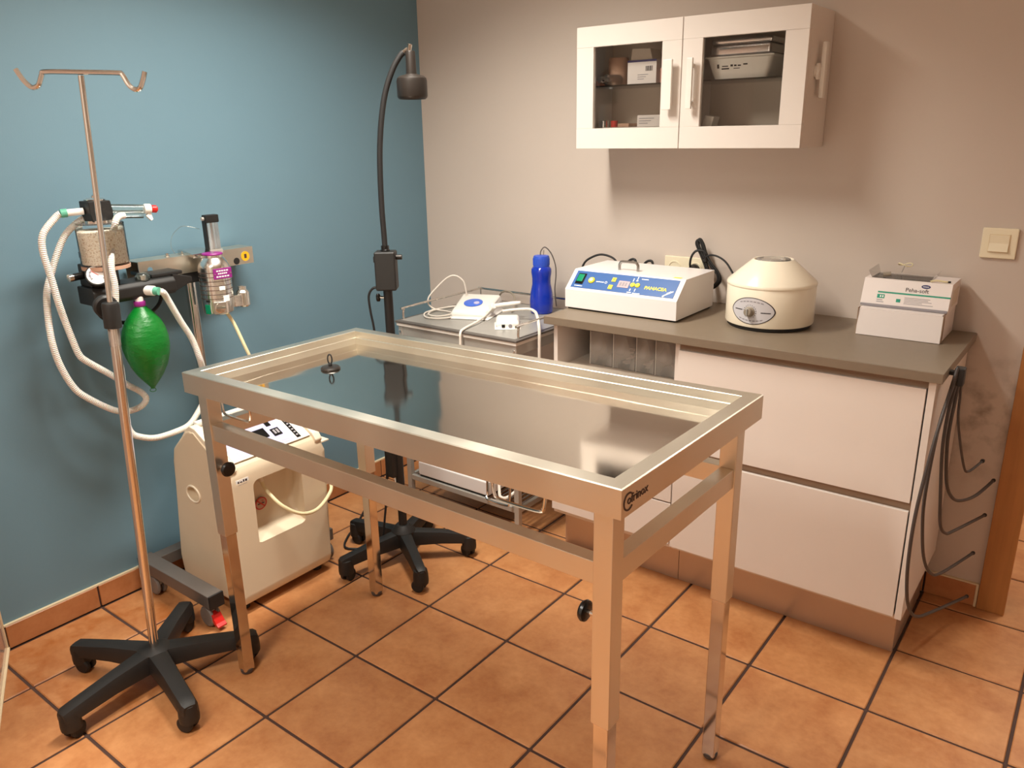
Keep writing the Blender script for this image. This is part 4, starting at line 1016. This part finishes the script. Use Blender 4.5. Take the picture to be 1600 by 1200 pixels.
# clear bins in the niche
names = ('with crumpled wrappers', 'with paper packets', 'with small dressings', 'nearly empty')
edges = (1.142, 1.236, 1.327, 1.400, 1.484)
random.seed(11)
for k in range(4):
    x0, x1 = edges[k] + .001, edges[k + 1] - .001
    b = thing('storage_bin', ('first', 'second', 'third', 'fourth')[k] + ' clear plastic bin from the left in the niche, ' + names[k], 'bin', ((x0 + x1) / 2, -.29, .732), 'clear bins in the niche')
    y0, y1, z0, z1, w = -.402, -.18, .7325, .862, .0018
    MB().box(x0, x1, y0, y1, z0, z0 + w).build('floor_panel', 'milky_plastic', b)
    MB().box(x0, x0 + w, y0, y1, z0 + w, z1).build('side', 'milky_plastic', b)
    MB().box(x1 - w, x1, y0, y1, z0 + w, z1).build('side', 'milky_plastic', b)
    MB().box(x0 + w, x1 - w, y0, y0 + w, z0 + w, z1 - .01).build('front', 'milky_plastic', b)
    MB().box(x0 + w, x1 - w, y1 - w, y1, z0 + w, z1).build('back', 'milky_plastic', b)
    MB().box(x0, x0 + .0022, y0 - .0006, y0 + .001, z0, z1).build('edge_highlight', 'white_plastic', b)  # pale strips along the bin front, edge highlights put in as colour
    MB().box(x0, x1, y0 - .0006, y0 + .001, z1 - .0115, z1 - .0095).build('edge_highlight', 'milky_plastic', b)
    m = MB()
    for i in range((26, 20, 14, 6)[k]):
        cx, cy, cz = random.uniform(x0 + .022, x1 - .022), random.uniform(y0 + .024, y1 - .03), z0 + .010 + random.uniform(0, (.05, .045, .025, .008)[k])
        R_ = Matrix.Translation((cx, cy, cz)) @ Matrix.Rotation(random.uniform(0, 3), 4, 'Z') @ Matrix.Rotation(random.uniform(-.4, .4), 4, 'X')
        m.box(-.016, .016, -.011, .011, -.003, .003, .001, 1, R_)
    o = m.build('filling', ('milky_plastic', 'contents_mixed', 'contents_mixed', 'contents_mixed')[k], b); o['kind'] = 'stuff'

# ------------------------------------------------------------------ incubator
ic = thing('tabletop_incubator', 'white tabletop incubator with a blue control panel lettered PANACEA', 'medical device', (1.245, -.24, WZ))
ix0, ix1, iy0, iy1 = 1.024, 1.462, -.385, -.090
iz0, iz1, iz2 = WZ + .006, WZ + .072, WZ + .135
body = MB().prism([(iy0, iz0), (iy1, iz0), (iy1, iz2), (-.318, iz2), (iy0, iz1)], 'x', ix0, ix1, .0022).build('housing', 'white_enamel', ic)
MB().box(ix0 + .008, ix1 - .008, iy0 + .008, iy1 - .008, WZ, iz0 + .002).build('base', 'black_rubber', ic)
sl = Vector((0, -.318 - iy0, iz2 - iz1))
sf = frame((ix0, iy0, iz1), (1, 0, 0), sl)      # local x along the front, y up the slope, z outward
SLn = sl.length; W_ = ix1 - ix0
pn_ = MB().box(.018, W_ - .018, .010, SLn - .008, .0002, .0014, 0, 1, sf).build('control_panel', 'panel_blue', ic)
def on(x0, x1, y0, y1, d0, d1, name, material, parent=pn_, bev=0.0): return MB().box(x0, x1, y0, y1, d0, d1, bev, 2, sf).build(name, material, parent)
sw = on(.030, .062, .026, .072, .0014, .004, 'power_switch', 'black_gloss', bev=.001)
on(.034, .058, .034, .066, .004, .008, 'rocker', 'switch_green', sw, .002)
on(.032, .064, .0165, .0195, .0014, .002, 'print', 'print_white')
kb = MB().lathe([(.0, 0), (.0125, 0), (.0125, .003), (.010, .006), (0, .006)], sf @ Vector((.092, .046, .0014)), sf.to_3x3() @ Vector((0, 0, 1)), 24).build('knob', 'print_yellow', pn_)
MB().lathe([(.0, 0), (.006, 0), (.006, .0006), (0, .0006)], sf @ Vector((.092, .046, .0074)), sf.to_3x3() @ Vector((0, 0, 1)), 16).build('knob_mark', 'print_white', kb)
for k in range(4): on(.112 + k * .008, .118 + k * .008, .042, .046, .0014, .0018, 'print', 'print_white')
arc_band(sf @ Matrix.Translation((.151, .044, .0016)), 0, 0, .0035, .005, 0, 360, n=14, d=.0003).build('print', 'print_white', pn_)
on(.170, .186, .050, .068, .0014, .0036, 'key', 'print_yellow', bev=.001)
on(.168, .184, .018, .036, .0014, .0036, 'key', 'print_yellow', bev=.001)
text('+', .012, sf @ Matrix.Translation((.178, .059, .0037)), 'print_dark', 'lettering', pn_, .0002)
text('-', .012, sf @ Matrix.Translation((.176, .028, .0037)), 'print_dark', 'lettering', pn_, .0002)
lc_ = on(.200, .243, .030, .058, .0014, .003, 'display', 'lcd_pink', bev=.0005)
for k in range(3): on(.206 + k * .011, .213 + k * .011, .036, .052, .003, .0033, 'digit', 'print_grey', lc_)
for x, y in ((.256, .046), (.275, .046)):
    MB().lathe([(.0, 0), (.0092, 0), (.0092, .002), (.007, .004), (0, .004)], sf @ Vector((x, y, .0014)), sf.to_3x3() @ Vector((0, 0, 1)), 18).build('round_key', 'print_yellow', pn_)
for x0, x1, y0, y1 in ((.246, .262, .012, .016), (.268, .296, .010, .014), (.280, .306, .072, .0755), (.250, .253, .060, .074), (.264, .267, .062, .082), (.262, .270, .064, .067), (.252, .256, .020, .030), (.271, .274, .020, .032)):
    on(x0, x1, y0, y1, .0014, .0018, 'print', 'print_white')
text('PANACEA', .0185, sf @ Matrix.Translation((.345, .040, .0016)), 'print_yellow', 'lettering', pn_, .0003, .0006)
xfL = sf @ Matrix.Translation((.397, .026, .0016)) @ Matrix.Rotation(.62, 4, 'Z')
MB().box(-.019, .019, -.0022, .0022, -.0001, .0004, 0, 1, xfL).build('print', 'print_white', pn_)
MB().box(-.004, .013, .0022, .005, -.0001, .0004, 0, 1, xfL).build('print', 'print_white', pn_)
MB().box(-.022, -.016, -.005, .001, -.0001, .0004, 0, 1, xfL).build('print', 'print_white', pn_)
hx0, hx1 = 1.176, 1.250
MB().tube([(hx0, -.262, iz2 - .002), (hx0, -.262, iz2 + .018), (hx0 + .004, -.262, iz2 + .026), (hx0 + .012, -.262, iz2 + .03), (hx1 - .012, -.262, iz2 + .03), (hx1 - .004, -.262, iz2 + .026), (hx1, -.262, iz2 + .018), (hx1, -.262, iz2 - .002)], .0052, 8, smooth=4).build('lid_handle', 'dark_chrome', ic)
MB().box(1.41, 1.438, -.312, -.296, iz2 + .0001, iz2 + .0006).build('yellow_mark', 'print_yellow', ic)
MB().tube([(1.05, -.092, 1.0), (1.06, -.065, 1.02), (1.035, -.06, 1.055), (0.985, -0.065, 1.068), (0.945, -0.075, 1.056), (0.915, -0.085, 1.03), (0.905, -0.09, .98), (.91, -.08, .90), (.95, -.045, .82), (1.0, -.03, .7)], .0042, 8, smooth=7).build('mains_cord', 'black_rubber', ic)

# sockets on the wall behind the incubator
so = thing('wall_socket', 'cream double wall socket behind the incubator', 'socket', (1.31, 0, 1.03))
MB().box(1.226, 1.394, -.010, -.0005, .992, 1.076, .003).build('cover', 'ivory_plastic', so)
for x in (1.268, 1.352):
    MB().lathe([(.027, 0), (.026, .002), (.022, .002), (.021, -.006), (0, -.006)], (x, -.0101, 1.033), (0, -1, 0), 28).build('socket_well', 'ivory_plastic', so)
s2 = thing('wall_plug', 'black plug in the cream wall socket', 'plug', (1.352, -.012, 1.033))
MB().lathe([(.019, 0), (.019, .018), (.014, .024), (.011, .04), (0, .041)], (1.352, -.011, 1.033), (0, -1, .15), 20).build('plug_body', 'black_rubber', s2)
MB().tube([(1.352, -.048, 1.04), (1.354, -.062, 1.06), (1.358, -.062, 1.087), (1.372, -.06, 1.108), (1.395, -.055, 1.112), (1.412, -.052, 1.10)], .0042, 8, smooth=6).build('lead', 'black_rubber', s2)
cb = thing('cord_bundle', 'folded black mains cord hanging from the socket to the centrifuge', 'cord', (1.41, -.04, 1.06))
for k in range(4):
    o1 = Vector((.006 * (k % 2) - .003, -.010 * (k // 2), .004 * k - .006))
    MB().tube([Vector(p) + o1 for p in ((1.425, -.04, .985), (1.415, -.04, 1.04), (1.395, -.04, 1.085), (1.374, -.04, 1.125), (1.372, -.04, 1.140), (1.380, -.04, 1.146), (1.390, -.04, 1.135), (1.406, -.04, 1.095), (1.428, -.04, 1.062), (1.456, -.04, 1.032), (1.462, -.04, 1.008), (1.450, -.04, .99), (1.43, -.04, .975))], .004, 8, smooth=6).build('cord_strand', 'black_rubber', cb)
MB().lathe([(.012, -.008), (.0135, -.006), (.0135, .006), (.012, .008)], (1.407, -.045, 1.078), (-.4, 0, .9), 16).build('cord_tie', 'black_gloss', cb)
MB().tube([(1.408, -.05, 1.09), (1.43, -.055, 1.098), (1.46, -.06, 1.095), (1.493, -.065, 1.077), (1.53, -.075, 1.035), (1.58, -.09, .98), (1.65, -.10, .955), (1.70, -.11, .96)], .0036, 8, smooth=6).build('lead', 'black_rubber', cb)
for x, l in ((1.10, 'left'), (1.172, 'right')):
    tag(MB().tube([(x - .02, -.05, 1.01), (x - .012, -.045, 1.043), (x + .006, -.04, 1.056), (x + .02, -.04, 1.048), (x + .022, -.045, 1.01)], .005, 8, smooth=6).build('black_cord', 'black_rubber'), l + ' black cord arch showing behind the incubator lid', 'cord')

# ------------------------------------------------------------------ centrifuge
cf = thing('centrifuge', 'cream round centrifuge with an oval dial plate on the worktop', 'centrifuge', (1.715, -.225, WZ))
fc_ = Vector((1.715, -.225, 0)); z = WZ
MB().lathe([(0, z), (.128, z), (.131, z + .003), (.131, z + .012), (.125, z + .014)], fc_, seg=56).build('foot_ring', 'black_rubber', cf)
MB().lathe([(.12, z + .012), (.1365, z + .013), (.138, z + .017), (.138, z + .132), (.1365, z + .135), (.12, z + .135)], fc_, seg=64).build('drum', 'cream_enamel', cf)
ld = MB().lathe([(.12, z + .134), (.1395, z + .135), (.140, z + .140), (.137, z + .146), (.066, z + .209), (.062, z + .212), (.058, z + .211), (.056, z + .206), (0, z + .206)], fc_, seg=64).build('lid', 'cream_enamel', cf)
MB().lathe([(0, z + .2065), (.054, z + .2065), (.052, z + .213), (.04, z + .215), (0, z + .2155)], fc_, seg=40).build('lid_window', 'milky_plastic', cf)
AC = math.radians(-94); RZ_ = .1384
def oval(s, tt, r, grow=1.0):
    # point on the drum: s in -1..1 along the arc, tt height
    a = AC + s * .072 * grow / .138
    return fc_ + Vector((r * math.cos(a), r * math.sin(a), z + .066 + tt))
def lens(t):  # pointed oval outline
    return math.cos(t), .041 * math.sin(t) * (abs(math.sin(t)) ** .25)
def patch(r, k, name, material, parent):
    b = MB(); n = 40
    def f(u, v):
        t = PI * u
        s = -math.cos(t); h = .041 * k * (math.sin(t) ** 1.25)
        return oval(s * k, h * (2 * v - 1), r)
    b.grid(f, n, 4)
    return b.build(name, material, parent)
dpv = patch(RZ_ + .0004, 1.04, 'dial_plate', 'print_dark', cf)
patch(RZ_ + .0008, .985, 'plate_face', 'oval_label', dpv)
def strip(r, s0, s1, h, w, curve, name, material, parent, n=10):
    b = MB()
    def f(u, v):
        s = s0 + (s1 - s0) * u
        return oval(s, h * (1 - curve * s * s) + w * (v - .5), r)
    b.grid(f, n, 1); return b.build(name, material, parent)
for a0 in range(7): strip(RZ_ + .0011, -.56 + a0 * .16, -.56 + a0 * .16 + .12, .030, .0035, .62, 'plate_print', 'print_grey', dpv)
for a0 in range(7): strip(RZ_ + .0011, -.56 + a0 * .16, -.56 + a0 * .16 + .12, -.031, .0035, .62, 'plate_print', 'print_grey', dpv)
strip(RZ_ + .0011, -.82, -.42, .001, .003, 0, 'plate_print', 'print_dark', dpv)
strip(RZ_ + .0011, .42, .84, -.003, .003, 0, 'plate_print', 'print_dark', dpv)
kd = Vector((math.cos(AC - .03), math.sin(AC - .03), 0)); kc = oval(-.06, -.002, RZ_)
for k in range(15):
    t = math.radians(-50 + 280 * k / 14)
    kx = Vector((-kd.y, kd.x, 0))
    p = kc + kx * (.0205 * math.cos(t)) + Vector((0, 0, .0205 * math.sin(t)))
    MB().cyl(p - kd * .002, p + kd * .0014, .0011, seg=6).build('scale_dot', 'print_dark', dpv)
kn = MB().lathe([(.016, 0), (.0165, .003), (.0135, .006), (.0125, .018), (.010, .020), (0, .020)], kc, kd, 28).build('speed_knob', 'grey_cord', cf)
MB().box(-.003, .003, -.012, .012, .018, .023, .001, 1, frame(kc, Vector((-kd.y, kd.x, 0)), (0, 0, 1))).build('knob_grip', 'grey_mat', kn)

# ------------------------------------------------------------------ cartons at the right end of the worktop
b1 = thing('white_carton', 'plain white open-lipped carton, lower of the two boxes on the worktop', 'box', (2.10, -.13, WZ))
MB().prism([(-.215, WZ + .001), (-.018, WZ + .001), (-.018, WZ + .080), (-.208, WZ + .080)], 'x', 1.984, 2.218, .001).build('box_body', 'cardboard_white', b1)
MB().box(1.9825, 1.9845, -.212, -.19, WZ + .002, WZ + .083).build('side_flap', 'brown_strip', b1)
MB().box(2.2175, 2.2195, -.212, -.19, WZ + .002, WZ + .083).build('side_flap', 'brown_strip', b1)
MB().box(1.987, 2.215, -.206, -.17, WZ + .080, WZ + .084, .001).build('lid_flap', 'cardboard_white', b1)
b2 = thing('glove_carton', 'glove carton lettered Peha-soft on top of the white carton', 'box', (2.10, -.09, WZ + .085))
BZ = WZ + .0855
MB().prism([(-.178, BZ), (-.02, BZ), (-.02, BZ + .080), (-.150, BZ + .080)], 'x', 1.978, 2.222, .001).build('box_body', 'cardboard_white', b2)
MB().box(1.980, 2.220, -.1815, -.1775, BZ, BZ + .007).build('tear_strip', 'print_grey', b2)
bf = frame((1.978, -.178, BZ), (1, 0, 0), (0, .028, .080))   # front face
def bfb(x0, x1, y0, y1, name, material): return MB().box(x0, x1, y0, y1, .0, .0006, 0, 1, bf).build(name, material, b2)
bfb(.045, .244, .0425, .047, 'green_stripe', 'print_green')
bfb(.045, .066, .026, .038, 'size_mark', 'print_green')
for x_ in (.053, .0595): MB().box(x_, x_ + .0035, .029, .035, .0006, .0009, 0, 1, bf).build('print', 'print_white', b2)
text('Peha-soft', .017, bf @ Matrix.Translation((.152, .0575, .0005)), 'print_dark', 'lettering', b2, .0002)
bfb(.045, .066, .014, .016, 'print', 'print_grey'); bfb(.045, .062, .020, .022, 'print', 'print_grey')
bfb(.100, .112, .018, .028, 'picture', 'print_green')
for k, w in enumerate((.07, .065, .075, .05, .08)): bfb(.122, .122 + w, .033 - k * .0045, .0345 - k * .0045, 'print', 'print_grey')
MB().lathe([(0, 0), (.0125, 0), (.0125, .0007), (0, .0007)], bf @ Vector((.174, .0715, 0)), bf.to_3x3() @ Vector((0, 0, 1)), 24, 1, .45).build('logo', 'print_navy', b2)
bfb(.166, .182, .0705, .0722, 'print', 'print_white').location = bf.to_3x3() @ Vector((0, 0, .0004))
MB().box(2.2222, 2.2226, -.13, -.04, BZ + .012, BZ + .06).build('side_print', 'inner_board', b2)
b3 = thing('clear_tray', 'crumpled clear plastic tray with yellow tubing on the glove carton', 'tray', (2.07, -.09, BZ + .08))
TZ2 = BZ + .0805
m = MB().loft([[(1.995, -.138, TZ2), (2.16, -.138, TZ2), (2.16, -.03, TZ2), (1.995, -.03, TZ2)], [(1.985, -.146, TZ2 + .022), (2.168, -.146, TZ2 + .018), (2.168, -.024, TZ2 + .020), (1.985, -.024, TZ2 + .026)]], cap=False)
m.build('tray_wall', 'canister_glass', b3)
MB().box(1.996, 2.159, -.137, -.031, TZ2, TZ2 + .001).build('tray_floor', 'canister_glass', b3)
MB().cyl((2.024, -.125, TZ2 + .008), (2.045, -.12, TZ2 + .012), .007, seg=14).build('connector', 'grey_cord', b3)
MB().tube([(2.07 + .02 * math.cos(t), -.06 + .014 * math.sin(t), TZ2 + .034 + .004 * math.sin(2 * t)) for t in [2 * PI * k / 14 for k in range(14)]], .0016, 6, closed=True, smooth=2).build('yellow_tubing', 'cream_hose', b3)
MB().tube([(2.16, -.145, TZ2 + .003), (2.175, -.14, TZ2 + .006), (2.195, -.135, TZ2 + .004), (2.205, -.13, TZ2 + .003)], .0028, 6, smooth=4).build('yellow_clip', 'cream_hose', b3)
MB().cyl((2.203, -.131, TZ2 + .003), (2.211, -.128, TZ2 + .003), .0028, seg=8).build('clip_tip', 'black_rubber', b3)
MB().tube([(2.06, -.05, TZ2 + .006), (2.065, -.055, TZ2 + .02), (2.07, -.06, TZ2 + .034)], .0012, 6, smooth=3).build('support', 'clear_plastic', b3)

# ------------------------------------------------------------------ light switch
ls = thing('light_switch', 'cream square rocker light switch on the beige wall', 'switch', (2.304, 0, 1.192))
MB().box(2.2575, 2.3505, -.010, -.0005, 1.148, 1.237, .004).build('cover', 'ivory_plastic', ls)
MB().box(2.277, 2.331, -.0125, -.0095, 1.166, 1.219, .001).build('inner_frame', 'cream_sealant', ls)
MB().prism([(-.0105, 1.168), (-.018, 1.169), (-.0125, 1.193), (-.014, 1.2165), (-.0105, 1.217)], 'x', 2.279, 2.329, .001).build('rocker', 'ivory_plastic', ls)

# ------------------------------------------------------------------ wall cabinet
cx0, cx1, cz0, cz1, cyf = .966, 1.766, 1.4686, 1.8686, -.2276
wc = thing('wall_cabinet', 'white wall cabinet with two framed glass doors', 'cabinet', (1.366, -.11, cz0))
th = .016
for x in (cx0, cx1 - th): MB().box(x, x + th, cyf + .02, -.001, cz0, cz1, .001).build('side_panel', 'white_lacquer', wc)
MB().box(cx0 + th, cx1 - th, cyf + .021, -.001, cz0, cz0 + th).build('bottom_panel', 'white_lacquer', wc)
MB().box(cx0 + th, cx1 - th, cyf + .021, -.001, cz1 - th, cz1).build('top_panel', 'white_lacquer', wc)
MB().box(cx0 + th, cx1 - th, -.006, -.001, cz0 + th, cz1 - th).build('back_panel', 'inner_board', wc)
MB().box(1.359, 1.373, cyf + .021, -.006, cz0 + th, cz1 - th).build('partition', 'white_lacquer', wc)
SHZ = 1.679
for a, b in ((cx0 + th, 1.359), (1.373, cx1 - th)):
    MB().box(a, b, -.19, -.006, SHZ - .005, SHZ).build('glass_shelf', 'pane_glass', wc)
def door(a, b, handle_x, hw):
    dd = MB().box(a, b, cyf, cyf + .019, cz0, cz0 + .068, .001).build('door', 'white_lacquer', wc)
    MB().box(a, b, cyf, cyf + .019, cz1 - .066, cz1, .001).build('top_rail', 'white_lacquer', dd)
    MB().box(a, a + .068, cyf + .0003, cyf + .0187, cz0 + .0682, cz1 - .0662, .001).build('stile', 'white_lacquer', dd)
    MB().box(b - .070, b, cyf + .0003, cyf + .0187, cz0 + .0682, cz1 - .0662, .001).build('stile', 'white_lacquer', dd)
    MB().box(a + .066, b - .068, cyf + .010, cyf + .013, cz0 + .066, cz1 - .064).build('pane', 'pane_glass', dd)
    hz0, hz1 = 1.591, 1.744
    MB().box(handle_x - hw, handle_x + hw, cyf - .030, cyf - .020, hz0, hz1, .002).build('handle', 'white_plastic', dd)
    for zz in (hz0 + .02, hz1 - .02):
        MB().cyl((handle_x, cyf - .021, zz), (handle_x, cyf + .002, zz), .005, seg=12).build('handle_post', 'white_plastic', dd)
door(cx0, 1.3645, 1.330, .016); door(1.3675, cx1, 1.407, .010)
# white handle-shaped rack on the cabinet's right side
hr = thing('side_bracket', 'white upright bracket fixed to the right side of the wall cabinet', 'bracket', (cx1, -.12, 1.69))
MB().box(cx1 + .012, cx1 + .026, -.136, -.112, 1.612, 1.772, .004).build('upright', 'white_plastic', hr)
MB().lathe([(.018, 0), (.018, .004), (.009, .006), (.009, .013)], (cx1 + .0003, -.140, 1.690), (1, 0, 0), 24).build('suction_disc', 'white_plastic', hr)
MB().box(cx1 + .003, cx1 + .013, -.150, -.125, 1.665, 1.712, .003).build('spacer', 'white_plastic', hr)
MB().cyl((cx1 + .0002, -.082, 1.682), (cx1 + .004, -.082, 1.682), .006, seg=14).build('screw', 'grey_base_metal', hr)

# things inside the wall cabinet
def item(name, label, cat, mb, material, parent=None): return tag(mb.build(name, material), label, cat)
o = thing('tape_roll', 'tan cylinder standing on the left glass shelf', 'roll', (1.055, -.09, SHZ))
MB().lathe([(.010, .001), (.034, .001), (.0355, .004), (.0355, .092), (.034, .095), (.012, .095), (.010, .09)], (1.055, -.09, SHZ), seg=32).build('roll', 'tan_roll', o)
o = thing('clear_bottle', 'clear bottle lying on the left glass shelf', 'bottle', (1.06, -.15, SHZ))
MB().lathe([(0, 0), (.012, 0), (.013, .012), (.018, .018), (.019, .075), (.015, .08), (0, .08)], (1.045, -.185, SHZ + .0195), (.35, .93, 0), 20).build('body', 'clear_plastic', o)
MB().lathe([(0, -.012), (.011, -.012), (.012, 0), (0, .001)], (1.045, -.185, SHZ + .0195), (.35, .93, 0), 16).build('cap', 'silver_foil', o)
item('pink_packet', 'flat pink packet at the left end of the glass shelf', 'packet', MB().box(.987, 1.02, -.165, -.10, SHZ + .001, SHZ + .018, .002), 'pink_tape')
o = thing('supply_box', 'white supply box with a bar code, lower box on the left glass shelf', 'box', (1.175, -.10, SHZ))
MB().box(1.125, 1.236, -.15, -.05, SHZ + .001, SHZ + .078, .001).build('box_body', 'cardboard_white', o)
MB().box(1.125, 1.236, -.1507, -.1498, SHZ + .072, SHZ + .0785).build('dark_edge', 'print_navy', o)
for k in range(8): MB().box(1.195 + k * .0035, 1.1965 + k * .0035 + (k % 3) * .0005, -.1506, -.1498, SHZ + .042, SHZ + .058).build('bar', 'print_dark', o)
for k in range(3): MB().box(1.165, 1.205 - k * .008, -.1506, -.1498, SHZ + .030 - k * .007, SHZ + .032 - k * .007).build('print', 'print_grey', o)
item('paper_pack', 'pale paper pack on top of the supply box on the glass shelf', 'packet', MB().prism([(1.13, SHZ + .079), (1.215, SHZ + .079), (1.205, SHZ + .115), (1.135, SHZ + .118)], 'y', -.14, -.06, .003), 'inner_board')
item('red_packet', 'narrow red packet at the right end of the left glass shelf', 'packet', MB().box(1.245, 1.27, -.14, -.07, SHZ + .001, SHZ + .05, .002), 'pink_tape')
BZ0 = cz0 + th
for k in range(1): pass
RB = thing('riser', 'low white tray on the left cabinet floor carrying small packs', 'tray', (1.16, -.10, BZ0))
MB().box(.99, 1.35, -.17, -.03, BZ0, BZ0 + .055, .002).build('tray', 'white_plastic', RB)
z9 = BZ0 + .0555
item('silver_tin', 'small silver blue tin on the cabinet floor tray', 'tin', MB().lathe([(0, 0), (.017, 0), (.017, .022), (.015, .024), (0, .024)], (1.022, -.13, z9), seg=24), 'silver_foil')
item('red_tin', 'small red and white roll on the cabinet floor tray', 'roll', MB().lathe([(0, 0), (.012, 0), (.0125, .022), (0, .022)], (1.065, -.13, z9), seg=20), 'print_red')
item('tan_packet', 'flat tan packet on the cabinet floor tray', 'packet', MB().box(1.09, 1.135, -.15, -.08, z9, z9 + .012, .002), 'tan_roll')
o = thing('printed_box', 'white printed box at the right of the cabinet floor tray', 'box', (1.215, -.11, z9))
MB().box(1.168, 1.262, -.15, -.07, z9, z9 + .038, .001).build('box_body', 'cardboard_white', o)
for k in range(3): MB().box(1.176, 1.21 + .012 * k, -.1507, -.1498, z9 + .010 + k * .008, z9 + .012 + k * .008).build('print', 'print_grey', o)
o = thing('white_tray', 'white plastic tray with printed marks on the right glass shelf', 'tray', (1.535, -.10, SHZ))
m = MB().loft([[(1.445, -.155, SHZ + .001), (1.622, -.155, SHZ + .001), (1.622, -.035, SHZ + .001), (1.445, -.035, SHZ + .001)], [(1.426, -.170, SHZ + .062), (1.641, -.170, SHZ + .062), (1.641, -.022, SHZ + .062), (1.426, -.022, SHZ + .062)], [(1.420, -.174, SHZ + .064), (1.647, -.174, SHZ + .064), (1.647, -.018, SHZ + .064), (1.420, -.018, SHZ + .064)], [(1.420, -.174, SHZ + .068), (1.647, -.174, SHZ + .068), (1.647, -.018, SHZ + .068), (1.420, -.018, SHZ + .068)]])
bmesh.ops.bevel(m.bm, geom=[e for e in m.bm.edges if abs(e.verts[0].co.z - e.verts[1].co.z) > .02], offset=.014, segments=3, profile=.5, affect='EDGES')
m.build('tray', 'white_plastic', o, angle=.8)
tf = frame((1.535, -.1627, SHZ + .034), (1, 0, 0), (0, -.0148, .061))
for k, (x0, x1, y0, y1) in enumerate(((-.075, -.068, .0, .012), (-.058, -.038, .004, .007), (-.060, -.035, -.004, .0), (-.03, -.022, .004, .010), (-.018, -.010, .004, .009), (-.006, .004, .004, .008), (-.02, .0, -.003, -.001), (.012, .026, .007, .011))):
    MB().box(x0, x1, y0, y1, .0, .0012, 0, 1, tf).build('print', 'print_dark', o)
o = thing('steel_box', 'shiny steel instrument box on top of the white tray', 'box', (1.535, -.10, SHZ + .0685))
z8 = SHZ + .0685
m = MB().box(1.432, 1.632, -.165, -.03, z8, z8 + .034, .008, 3); m.build('box_body', 'silver_foil', o)
m = MB().box(1.437, 1.637, -.168, -.027, z8 + .0345, z8 + .052, .006, 3); m.build('lid', 'silver_foil', o)
MB().box(1.425, 1.642, -.172, -.02, z8 + .0005, z8 + .003).build('base_rim', 'grey_base_metal', o)
item('white_clip', 'white tilted stand on the right cabinet floor', 'stand', MB().prism([(1.402, BZ0), (1.44, BZ0), (1.462, BZ0 + .082), (1.428, BZ0 + .088)], 'y', -.17, -.12, .004), 'white_plastic')

# ------------------------------------------------------------------ rubber tubes hung at the worktop end
tubes = [
 ('shortest grey rubber tube hanging from the worktop end', [(2.31, -0.427, 0.915), (2.314, -0.41, 0.836), (2.317, -0.395, 0.761), (2.331, -0.339, 0.651), (2.342, -0.290, 0.580), (2.349, -.262, .566), (2.357, -0.236, 0.567), (2.372, -0.169, 0.572)]),
 ('second shortest grey rubber tube, its end reaching nearest the door casing', [(2.308, -0.432, 0.916), (2.308, -0.434, 0.841), (2.306, -0.445, 0.761), (2.307, -0.442, 0.69), (2.315, -0.405, 0.576), (2.328, -0.350, 0.512), (2.345, -0.279, 0.478), (2.371, -0.173, 0.461), (2.4, -0.052, 0.472)]),
 ('middle grey rubber tube of the five at the cabinet side', [(2.307, -0.438, 0.917), (2.304, -0.449, 0.865), (2.300, -0.468, 0.802), (2.300, -0.468, 0.694), (2.309, -0.43, 0.537), (2.316, -0.4, 0.442), (2.327, -0.355, 0.399), (2.341, -0.295, 0.385), (2.395, -0.07, 0.359)]),
 ('second longest grey rubber tube of the five at the cabinet side', [(2.305, -0.444, 0.918), (2.3, -0.465, 0.869), (2.290, -0.520, 0.774), (2.286, -0.546, 0.59), (2.290, -0.526, 0.472), (2.299, -0.479, 0.363), (2.313, -0.413, 0.291), (2.332, -0.335, 0.261), (2.385, -0.114, 0.242)]),
 ('longest grey rubber tube, bowed past the cabinet front edge to the floor', [(2.304, -0.45, 0.92), (2.299, -0.472, 0.87), (2.288, -0.545, 0.733), (2.277, -0.588, 0.551), (2.276, -0.588, 0.404), (2.281, -0.565, 0.292), (2.289, -0.520, 0.215), (2.302, -0.46, 0.167), (2.326, -0.359, 0.137), (2.388, -0.102, 0.08)])]
for k, (l, p) in enumerate(tubes):
    o = thing('rubber_tube', l, 'tube', p[0], 'grey rubber tubes hung at the cabinet side')
    MB().tube(p, (.0036, .0048, .0046, .0045, .0048)[k], 8, smooth=7).build('tube', 'grey_rubber', o)
    a, b = Vector(p[-2]), Vector(p[-1]); d = (b - a).normalized()
    MB().lathe([(.0058, -.006), (.0062, 0), (.005, .004), (0, .005)], b, d, 10).build('tip', 'black_rubber', o)
tc_ = thing('tube_clip', 'black clip holding the rubber tubes under the worktop edge', 'clip', (2.306, -.44, .90))
MB().box(2.2965, 2.3215, -.452, -.420, .868, .918, .004).build('clip_body', 'black_plastic', tc_)
MB().box(2.2855, 2.298, -.445, -.427, .895, .906, .001).build('bracket_arm', 'black_plastic', tc_)
